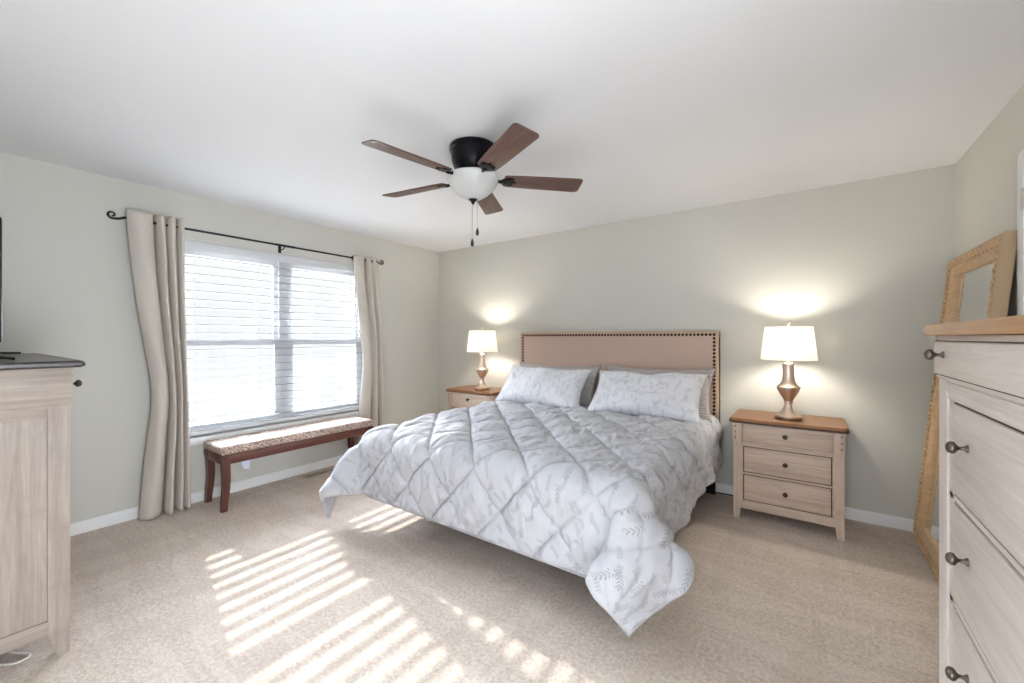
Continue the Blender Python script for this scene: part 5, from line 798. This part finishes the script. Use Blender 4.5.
def catmull(P, k):
    n = P.shape[0]
    ext = np.concatenate([2 * P[:1] - P[1:2], P, 2 * P[-1:] - P[-2:-1]], 0)
    out = []
    for i in range(n - 1):
        a, b_, c, d = ext[i], ext[i + 1], ext[i + 2], ext[i + 3]
        for q in range(k):
            t = q / k
            out.append(.5 * (2 * b_ + (c - a) * t + (2 * a - 5 * b_ + 4 * c - d) * t * t + (-a + 3 * b_ - 3 * c + d) * t ** 3))
    out.append(P[-1]); return np.array(out)
def vnoise(x, y, seed):
    g = np.random.RandomState(seed).rand(256, 256)
    xi, yi = np.floor(x).astype(int), np.floor(y).astype(int); fx, fy = x - xi, y - yi
    fx = fx * fx * (3 - 2 * fx); fy = fy * fy * (3 - 2 * fy)
    A = g[xi % 256, yi % 256]; B = g[(xi + 1) % 256, yi % 256]; C_ = g[xi % 256, (yi + 1) % 256]; D_ = g[(xi + 1) % 256, (yi + 1) % 256]
    return (A * (1 - fx) + B * fx) * (1 - fy) + (C_ * (1 - fx) + D_ * fx) * fy - .5
def comforter():
    P = np.cumsum(np.array(DUVET, dtype=float).reshape(60, 71, 3), axis=1) * .001
    K = 5
    # the foot corner on the mirror side falls a little inward
    uu = np.linspace(-.5, .5, 71)[None, :] * 2.74; vv = np.linspace(0, 1, 60)[:, None] * 2.305
    cw = np.clip(1 - np.hypot(uu - 1.37, vv - 2.305) / .42, 0, 1) ** 1.5
    P[..., 0] -= .10 * cw; P[..., 1] += .03 * cw
    P[..., 2] -= .050 * np.clip((-uu - .50) / .50, 0, 1) ** 1.5 * np.clip((vv - 1.0) / .9, 0, 1) * np.clip((P[..., 2] - .3) / .3, 0, 1)
    P = catmull(P, K); P = catmull(P.transpose(1, 0, 2), K).transpose(1, 0, 2)
    ny, nx = P.shape[:2]
    Wc, Lc = 1.93 + .81, 2.305
    u = np.linspace(-.5, .5, nx)[None, :] * Wc + np.zeros((ny, 1)); v = np.linspace(0, 1, ny)[:, None] * Lc + np.zeros((1, nx))
    gu = np.gradient(P, axis=1); gv = np.gradient(P, axis=0)
    N = np.cross(gv, gu); N /= np.maximum(np.linalg.norm(N, axis=2, keepdims=True), 1e-9)
    if N[ny // 3, nx // 2, 2] < 0: N = -N
    a = (u - QU) / .355; c = (v - QV) / .385
    s1, s2 = np.abs(np.sin(np.pi * (a + c))), np.abs(np.sin(np.pi * (a - c)))
    puff = .040 * (s1 * s2) ** .30 - .010 * np.exp(-(np.minimum(s1, s2) / .10) ** 2)
    e = np.minimum.reduce([u + Wc / 2, Wc / 2 - u, Lc - v]) ; hem = np.clip(e / .03, 0, 1) ** .5
    # wrinkles: pull lines across the quilting, shorter gathers along the seams
    wr = .017 * vnoise(u * 34 + 6 * vnoise(u * 3, v * 3, 4), v * 7 + u * 5, 1) * (s1 * s2) ** .25 + .016 * vnoise(u * 6, v * 6, 2) + .008 * vnoise(u * 15 + v * 8, v * 15, 3)
    right = np.clip((u - .45) / .5, 0, 1)
    puff = puff * (1 - .45 * right) + right * (.026 * vnoise(u * 9, v * 9, 5) + .014 * vnoise(u * 20 + 2, v * 24, 6) + .012)
    top = P + N * ((.010 + (puff + wr) * hem)[..., None]); bot = P - N * .005
    top[..., 2] = np.maximum(top[..., 2], .006); bot[..., 2] = np.maximum(bot[..., 2], .004)
    me = bpy.data.meshes.new('comforter')
    V = np.concatenate([top.reshape(-1, 3), bot.reshape(-1, 3)])
    org = np.array([2.375, -1.2, 0]); V = V - org
    idx = np.arange(ny * nx).reshape(ny, nx); n0 = ny * nx
    q = np.stack([idx[:-1, :-1], idx[1:, :-1], idx[1:, 1:], idx[:-1, 1:]], -1).reshape(-1, 4)
    F = [q, q[:, ::-1] + n0]
    rim = np.concatenate([idx[0, :], idx[1:, -1], idx[-1, -2::-1], idx[-2:0:-1, 0]]); r2 = np.roll(rim, -1)
    F.append(np.stack([rim, r2, r2 + n0, rim + n0], -1))
    F = np.concatenate(F)
    me.from_pydata(V.tolist(), [], F.tolist())
    uvv = np.concatenate([np.stack([u, v], -1).reshape(-1, 2)] * 2)
    uvl = me.uv_layers.new(name='uv'); uvl.data.foreach_set('uv', uvv[F.reshape(-1)].astype(np.float32).ravel())
    o = link_mesh('comforter', me, 'sprig', None, 180); o.location = org.tolist()
    return tag(o, 'white diamond-quilted comforter with grey leaf sprigs draped over the bed', 'comforter')
QU, QV = -.215, 1.945
comforter()

# ------------------------------------------------------------------ pillows
def pillow(name, label, w, h, th, mat, bottom, top, yaw, seed, group, sag=.0):
    """bottom / top: mid points of the lower and upper edge; faces the bed foot"""
    rs = np.random.RandomState(seed); n, m = 56, 40
    u = np.linspace(-1, 1, n)[None, :] + np.zeros((m, 1)); v = np.linspace(-1, 1, m)[:, None] + np.zeros((1, n))
    bow = .085
    x = u * w / 2 * (1 - bow * (1 - v ** 2) * np.abs(u) ** 2) ; y = v * h / 2 * (1 - bow * 1.3 * (1 - u ** 2) * np.abs(v) ** 2)
    y = y - sag * (1 - u ** 2) * np.clip(v, 0, 1) ** 2
    t = th / 2 * (np.clip(1 - u ** 4, 0, 1) * np.clip(1 - v ** 4, 0, 1)) ** .55
    lump = 1 + .7 * vnoise(u * 2.2 + 9, v * 2 + 9, seed)
    rad = np.sqrt((1 - np.abs(u)) ** 2 + (1 - np.abs(v)) ** 2); ang = np.arctan2(1 - np.abs(v), 1 - np.abs(u))
    wr = .022 * vnoise(ang * 7 + 20 + np.sign(u) * 3 + np.sign(v) * 5, rad * 2.5 + 10, seed + 1) * np.clip(rad * 1.6, 0, 1) * np.clip(1.4 - rad, 0, 1) + .010 * vnoise(u * 9 + 30, v * 7 + 30, seed + 2)
    msk = np.clip(t / (th * .25), 0, 1)
    front = np.stack([x, y, t * lump + wr * msk], -1); back = np.stack([x, y, -t * lump * .85], -1)
    V = np.concatenate([front.reshape(-1, 3), back.reshape(-1, 3)]); idx = np.arange(m * n).reshape(m, n); n0 = m * n
    q = np.stack([idx[:-1, :-1], idx[:-1, 1:], idx[1:, 1:], idx[1:, :-1]], -1).reshape(-1, 4)
    rim = np.concatenate([idx[0, :], idx[1:, -1], idx[-1, -2::-1], idx[-2:0:-1, 0]])
    mp = np.arange(2 * n0); mp[rim + n0] = rim                       # sew the two faces together along the seam
    F = np.concatenate([q, mp[q[:, ::-1] + n0]])
    uvv = np.stack([x + w / 2, y + h / 2], -1).reshape(-1, 2); uvv = np.concatenate([uvv + seed * .37, uvv + seed * .37])
    used = np.unique(F); re = -np.ones(2 * n0, int); re[used] = np.arange(len(used))
    uvd = uvv[F.reshape(-1)]; F = re[F]; V = V[used]
    me = bpy.data.meshes.new(name); me.from_pydata(V.tolist(), [], F.tolist())
    uvl = me.uv_layers.new(name='uv'); uvl.data.foreach_set('uv', uvd.astype(np.float32).ravel())
    o = link_mesh(name, me, mat, None, 180)
    B, T = Vector(bottom), Vector(top); Y = (T - B).normalized(); X = Vector((math.cos(yaw), math.sin(yaw), 0)); X = (X - Y * X.dot(Y)).normalized(); Z = X.cross(Y)
    o.matrix_world = Matrix.Translation((B + T) / 2) @ Matrix((X, Y, Z)).transposed().to_4x4()
    # a thin sewn welt round the edge
    return tag(o, label, 'pillow', group)
pillow('pillow', 'grey ruched pillow against the headboard, behind the white pillow on the window side', .95, .45, .12, 'grey_pillow', (1.905, -.350, .690), (1.905, -.200, 1.005), 0, 5, 'grey ruched pillows', .012)
pillow('pillow', 'grey ruched pillow against the headboard, behind the white pillow on the mirror side', .95, .45, .12, 'grey_pillow', (2.895, -.350, .690), (2.895, -.200, 1.030), 0, 6, 'grey ruched pillows', .012)
pillow('pillow', 'white leaf-print pillow leaning on the window side of the bed', .92, .45, .18, 'sprig_pillow', (1.900, -.600, .715), (1.900, -.365, .985), .03, 11, 'white leaf-print pillows', .02)
pillow('pillow', 'white leaf-print pillow leaning on the side of the bed nearer the mirror', .92, .45, .18, 'sprig_pillow', (2.880, -.600, .715), (2.880, -.365, .985), -.02, 12, 'white leaf-print pillows', .02)

# ------------------------------------------------------------------ ceiling fan
FX, FY = 2.363, -2.015
fan = thing('ceiling_fan', 'dark five-blade hugger ceiling fan with frosted bowl light', 'ceiling fan', (FX, FY, H))
b = MB(); b.lathe([(.130, -.0005), (.138, -.006), (.139, -.030), (.132, -.036), (.130, -.050), (.126, -.090), (.112, -.128), (.098, -.150), (.086, -.158)], 48); b.build('motor_housing', 'bronze', fan, 40)
b = MB(); b.lathe([(.086, -.158), (.092, -.162), (.092, -.176), (.070, -.180)], 40); b.build('flywheel', 'bronze', fan, 40)
b = MB(); b.lathe([(.060, -.172), (.060, -.186), (.1, -.190), (.118, -.184), (.120, -.176), (.10, -.174)], 40); b.build('light_fitter', 'bronze', fan, 40)
b = MB(); b.lathe([(.146, -.178), (.150, -.182), (.152, -.190), (.148, -.204), (.136, -.230), (.116, -.256), (.088, -.282), (.055, -.302), (.022, -.311), (.0005, -.312)], 56); b.build('bowl_shade', 'bowl', fan, 50)
b = MB(); b.lathe([(.0005, -.309), (.026, -.309), (.027, -.314), (.016, -.320), (.010, -.330), (.006, -.338), (.0005, -.342)], 24); b.build('bowl_cap', 'bronze', fan, 50)
def blade_poly():
    p = []
    for x, w_ in ((.185, .048), (.20, .056), (.30, .061), (.60, .069)): p.append((x, -w_))
    for k in range(7):
        a = -math.pi / 2 + k * math.pi / 12; p.append((.638 + .022 * math.cos(a), -.048 + .022 * math.sin(a)))
    for k in range(7):
        a = k * math.pi / 12; p.append((.638 + .022 * math.cos(a), .048 + .022 * math.sin(a)))
    for x, w_ in ((.60, .069), (.30, .061), (.20, .056), (.185, .048)): p.append((x, w_))
    return p
for k in range(5):
    R_ = Matrix.Rotation(math.radians(45 + 72 * k), 4, 'Z') @ Matrix.Translation((0, 0, -.190)) @ Matrix.Rotation(math.radians(BLADE_PITCH), 4, 'X')
    b = MB(); b.prism(blade_poly(), -.003, .003, 2, .0012)
    bo = b.build('blade', 'blade', fan, 30); bo.matrix_local = R_
    b = MB()
    b.tube(bezier([(.080, 0, .018), (.12, 0, .012), (.15, 0, -.004), (.19, 0, -.008)], 5), .010, 8, None)
    b.prism([(.165, -.018), (.19, -.040), (.225, -.044), (.245, -.034), (.235, -.014), (.262, 0), (.235, .014), (.245, .034), (.225, .044), (.19, .040), (.165, .018)], -.0085, -.0035, 2, .0015)
    for x, y in ((.222, -.03), (.222, .03), (.245, 0)): b.sphere((x, y, -.0088), .005, (1, 1, .5), 10, 6)
    b.build('blade_iron', 'bronze', bo, 35)
for (dx, dy, z1, big) in ((-.002, -.004, -.545, 1), (.022, .014, -.480, 1)):
    b = MB()
    n = int((-.32 - z1) / .0075)
    for i in range(n): b.sphere((dx, dy, -.322 - i * .0075), .0023, (1, 1, 1.3), 6, 4)
    b.tube([(dx, dy, -.20 if dx > .01 else -.33), (dx, dy, z1)], .0010, 6)
    ch = b.build('pull_chain', 'chain', fan, 60)
    b = MB(); b.lathe([(.0005, z1 + .004), (.004, z1), (.009, z1 - .018), (.010, z1 - .030), (.007, z1 - .042), (.0005, z1 - .046)], 16, (dx, dy, 0)); b.build('pull_knob', 'blade_edge', ch, 50)

# ------------------------------------------------------------------ tall chest of drawers on the right wall (front faces the window)
CX0, CX1, CY0, CY1 = 4.262, 4.724, -3.235, -2.225
chest = thing('chest_of_drawers', 'tall whitewashed chest of drawers with brown top and pewter knobs', 'chest of drawers', (CX0, (CY0 + CY1) / 2, 0))
hw = (CY1 - CY0) / 2; dp = CX1 - CX0
b = MB(); b.box((.020, -hw + .022, .075), (dp - .002, hw - .022, 1.318)); b.build('carcass', 'pale_v', chest, 0)
for sy in (-1, 1):
    for fr in (1, 0):
        b = MB(); y0, y1 = (-hw + .014, -hw + .090) if sy < 0 else (hw - .090, hw - .014)
        x0, x1 = (.003, .055) if fr else (dp - .052, dp)
        taper_foot(b, x0, x1, y0, y1, 1.205, 1 if not fr else -1, sy)
        b.build('leg', 'pale_v', chest, 25)
b = MB(); b.box((0, -hw, 1.206), (dp, hw, 1.3195), .002); b.build('top_case', 'pale_d', chest)
b = MB(); b.box((-.0008, -hw + .004, 1.3045), (.004, hw - .004, 1.3070)); b.box((-.0006, -hw + .001, 1.2125), (.004, hw - .001, 1.2145)); b.build('scribe_lines', 'gap', chest, 0)
b = MB(); b.box((-.006, -hw + .003, 1.216), (.02, hw - .003, 1.303), .002); dr = b.build('drawer', 'pale_d', chest)
knob(dr, (-.006, hw - .108, 1.270), (-1, 0, 0), 'knob', .88); knob(dr, (-.006, hw - .760, 1.270), (-1, 0, 0), 'knob', .88)
b = MB(); b.box((.005, -hw + .088, 1.158), (.06, hw - .088, 1.206)); b.box((.001, -hw + .088, 1.176), (.02, hw - .088, 1.200), .003); b.build('rail_moulding', 'pale_d', chest)
for z0, z1 in ((.925, 1.148), (.658, .900), (.392, .634), (.125, .368)):
    b = MB(); b.box((.0105, -hw + .126, z0 - .007), (.0205, hw - .126, z1 + .007)); b.build('drawer_gap', 'gap', chest, 0)
    b = MB(); b.box((.004, -hw + .138, z0), (.05, hw - .138, z1), .003); dr = b.build('drawer', 'pale_d', chest)
    zk = (z0 + z1) / 2 + .024
    knob(dr, (.004, hw - .262, zk), (-1, 0, 0), 'knob', .88); knob(dr, (.004, -hw + .140, zk), (-1, 0, 0), 'knob', .88)
b = MB()
for z0, z1 in ((.640, .652), (.906, .919), (.374, .386), (1.154, 1.160), (.078, .119)): b.box((.007, -hw + .098, z0), (.05, hw - .098, z1))
b.box((.007, -hw + .098, .078), (.05, -hw + .128, 1.16)); b.box((.007, hw - .128, .078), (.05, hw - .098, 1.16))
b.build('face_frame', 'pale_d', chest)
for sy in (-1, 1):
    b = MB(); b.box((.012, sy * (hw - .094) - .006, .08), (.04, sy * (hw - .094) + .006, 1.16)); b.build('post_groove', 'gap', chest, 0)
b = MB(); b.bm.free(); b.bm = top_slab(-hw - .018, hw + .018, -.024, dp + .006, 1.321, 1.350, .004, .35).bm
b.xf(Matrix(((0, 1, 0, 0), (-1, 0, 0, 0), (0, 0, 1, 0), (0, 0, 0, 1)))); b.build('top', 'brown_top_d', chest, 25)

# ------------------------------------------------------------------ leaning mirror between chest and corner
def mirror():
    wd, ht, dpth = .90, 1.80, .050
    root = thing('floor_mirror', 'large carved gold wood mirror leaning on the wall behind the tall chest', 'mirror')
    # local: x along the width (towards the camera), y up the frame, z out of the glass
    fw = .115
    def moulding(side, name, mat, o0, o1, h0, h1, h2, bump):
        pass
    prof = [(0, 0), (0, .034), (.006, .044), (.016, .048), (.060, .044), (.068, .036), (.074, .040), (.100, .030), (.108, .024), (.115, .012), (.115, 0)]
    def band(i0, i1, name, mat):
        b = MB()
        cs = [(0, 0, 1, 1), (wd, 0, -1, 1), (wd, ht, -1, -1), (0, ht, 1, -1)]
        rings = []
        for cx_, cy_, sx, sy in cs + cs[:1]:
            rings.append([(cx_ + sx * o, cy_ + sy * o, z) for o, z in prof[i0:i1]])
        b.loft(rings, cap=False, closed=False)
        return b.build(name, mat, root, 40)
    band(0, 4, 'outer_rim', 'gilt_dark'); band(3, 5, 'carved_border', 'carved'); band(4, 11, 'inner_moulding', 'gilt')
    # raised leaf knots along the carved border
    b = MB(); rnd = random.Random(4)
    def leaf(x, y, a):
        b.sphere((0, 0, 0), .0125, (1.35, .62, .42), 10, 6)
        m = Matrix.Translation((x, y, .0465)) @ Matrix.Rotation(a, 4, 'Z')
        for v in b.last: v.co = m @ v.co
    n1 = int(ht / .030); n2 = int(wd / .030)
    for k in range(n1):
        for q, o in ((0, .027), (1, .047)):
            for x in (o, wd - o): leaf(x, .022 + (ht - .044) * k / (n1 - 1), (.8 if (k + q) % 2 else -.8))
    for k in range(1, n2):
        for q, o in ((0, .027), (1, .047)):
            for y in (o, ht - o): leaf(.02 + (wd - .04) * k / n2, y, (.8 if (k + q) % 2 else -.8))
    b.build('carved_leaves', 'gilt', root, 60)
    b = MB(); b.box((.108, .108, .006), (wd - .108, ht - .108, .012)); b.build('mirror_glass', 'mirror', root, 0)
    b = MB(); b.box((.004, .004, -.004), (wd - .004, ht - .004, .005)); b.build('backing', 'gilt_dark', root, 0)
    B = Vector((MBX, MY, .006)); T = Vector((MTX, MY, 1.79))
    Y = (T - B).normalized(); X = Vector((0, -1, 0)); Z = X.cross(Y)
    root.matrix_world = Matrix.Translation(B) @ Matrix((X, Y, Z)).transposed().to_4x4()
    return root
MBX, MTX, MY = 4.572, 4.738, -.118
mirror()

# ------------------------------------------------------------------ dresser with the television (front faces the bed)
DX0, DX1, DY0, DY1 = .13, 1.450, -4.085, -3.535
dres = thing('dresser', 'weathered dresser with dark top under the television, seen side on', 'dresser', ((DX0 + DX1) / 2, DY0, 0))
hw = (DX1 - DX0) / 2; dd = DY1 - DY0; hh = 1.190
b = MB(); b.box((-hw + .014, .004, .10), (hw - .014, dd - .016, hh)); b.build('carcass', 'grey_v', dres, 0)
for sx in (-1, 1):
    for fr in (1, 0):
        b = MB(); x0, x1 = (-hw, -hw + .06) if sx < 0 else (hw - .06, hw)
        y0, y1 = (dd - .062, dd) if fr else (0, .062)
        taper_foot(b, x0, x1, y0, y1, 1.0345, sx, 1 if fr else -1, 0, .022)
        b.build('leg', 'grey_v', dres, 25)
    b = MB(); x0, x1 = (-hw - .006, -hw + .05) if sx < 0 else (hw - .05, hw + .006)
    b.box((x0, -.0005, 1.035), (x1, dd + .008, hh - .0005), .003); b.build('top_side_rail', 'grey_d', dres)
    b = MB(); x0, x1 = (-hw + .003, -hw + .03) if sx < 0 else (hw - .03, hw - .003)
    b.box((x0, .06, .092), (x1, dd - .06, .152), .002); b.build('side_rail', 'grey_d', dres)
    b = MB(); b.box((x0, .06, .985), (x1, dd - .06, 1.035), .002); b.build('side_rail', 'grey_d', dres)
    for z in (1.075, 1.112, 1.150):
        b = MB(); b.sphere((sx * (hw - .020), dd + .009, z), .006, (1, .6, 1), 10, 6); b.build('stud', 'brown_edge', dres, 60)
for k in range(3):
    x0 = -hw + .054 + k * (2 * hw - .108) / 3; x1 = x0 + (2 * hw - .108) / 3 - .004
    b = MB(); b.box((x0 + .004, dd - .05, 1.040), (x1, dd + .008, hh - .004), .003); dr = b.build('drawer', 'grey_h', dres)
    knob(dr, ((x0 + x1) / 2 + (.155 if k == 2 else 0), dd + .008, 1.112), (0, 1, 0), 'knob_dark')
for z0, z1 in ((.72, 1.01), (.41, .70), (.13, .39)):
    for k in range(2):
        x0 = -hw + .066 + k * (hw - .064); x1 = x0 + hw - .070
        b = MB(); b.box((x0, dd - .05, z0), (x1, dd - .010, z1), .003); dr = b.build('drawer', 'grey_h', dres)
        knob(dr, ((x0 + x1) / 2, dd - .010, (z0 + z1) / 2), (0, 1, 0), 'knob_dark')
b = MB(); b.box((-hw + .05, dd - .06, .09), (hw - .05, dd - .018, .125)); b.build('front_rail', 'grey_h', dres)
b = MB(); b.bm.free(); b.bm = top_slab(-hw - .030, hw + .030, -(dd + .042), .006, hh, hh + .028, .012).bm
b.xf(Matrix.Scale(-1, 4, (0, 1, 0))); b.build('top', 'dark_top', dres, 25)
b = MB(); b.bm.free(); b.bm = top_slab(-hw - .0315, hw + .0315, -(dd + .0435), .0065, hh - .001, hh + .020, .012).bm
b.xf(Matrix.Scale(-1, 4, (0, 1, 0))); b.build('top_edge', 'dark_edge', dres, 25)

tv = thing('television', 'black flat television on metal feet on the dark dresser top, mostly out of frame', 'television', (.74, -3.693, hh + .0285), math.radians(-2.9))
b = MB(); b.box((-.47, -.014, .075), (.47, .014, .605), .004); b.box((-.30, -.045, .12), (.30, -.012, .45), .012); b.build('cabinet', 'black', tv)
b = MB(); b.box((-.461, .0138, .088), (.461, .0152, .596)); b.build('screen', 'screen', tv, 0)
for sx in (-1, 1):
    b = MB()
    b.tube([(sx * .36, 0, .085), (sx * .40, .0, .03), (sx * .41, 0, .012)], .009, 8)
    b.tube([(sx * .41, 0, .012), (sx * .50, .045 if sx > 0 else .085, .006)], .006, 8); b.tube([(sx * .41, 0, .012), (sx * .47, -.110, .006)], .006, 8)
    b.build('stand_foot', 'black', tv, 40)

# ------------------------------------------------------------------ cables
b = MB(); b.tube(bezier([(.75, -3.98, .006), (1.05, -3.80, .006), (1.30, -3.735, .006), (1.375, -3.690, .006), (1.383, -3.655, .006), (1.355, -3.640, .006), (1.25, -3.69, .006), (1.02, -3.74, .006), (.72, -3.90, .006)], 8), .0045, 8)
tag(b.build('power_cable', 'white_cable', smooth=60), 'loop of white cable on the carpet under the dresser', 'cable')
b = MB(); b.tube(bezier([(3.30, -.026, .006), (3.42, -.021, .006), (3.52, -.0225, .006), (3.60, -.0215, .006), (3.74, -.0225, .006)], 8), .0045, 8)
tag(b.build('lamp_cord', 'black', smooth=60), 'dark cord along the baseboard between bed and nightstand', 'cord')
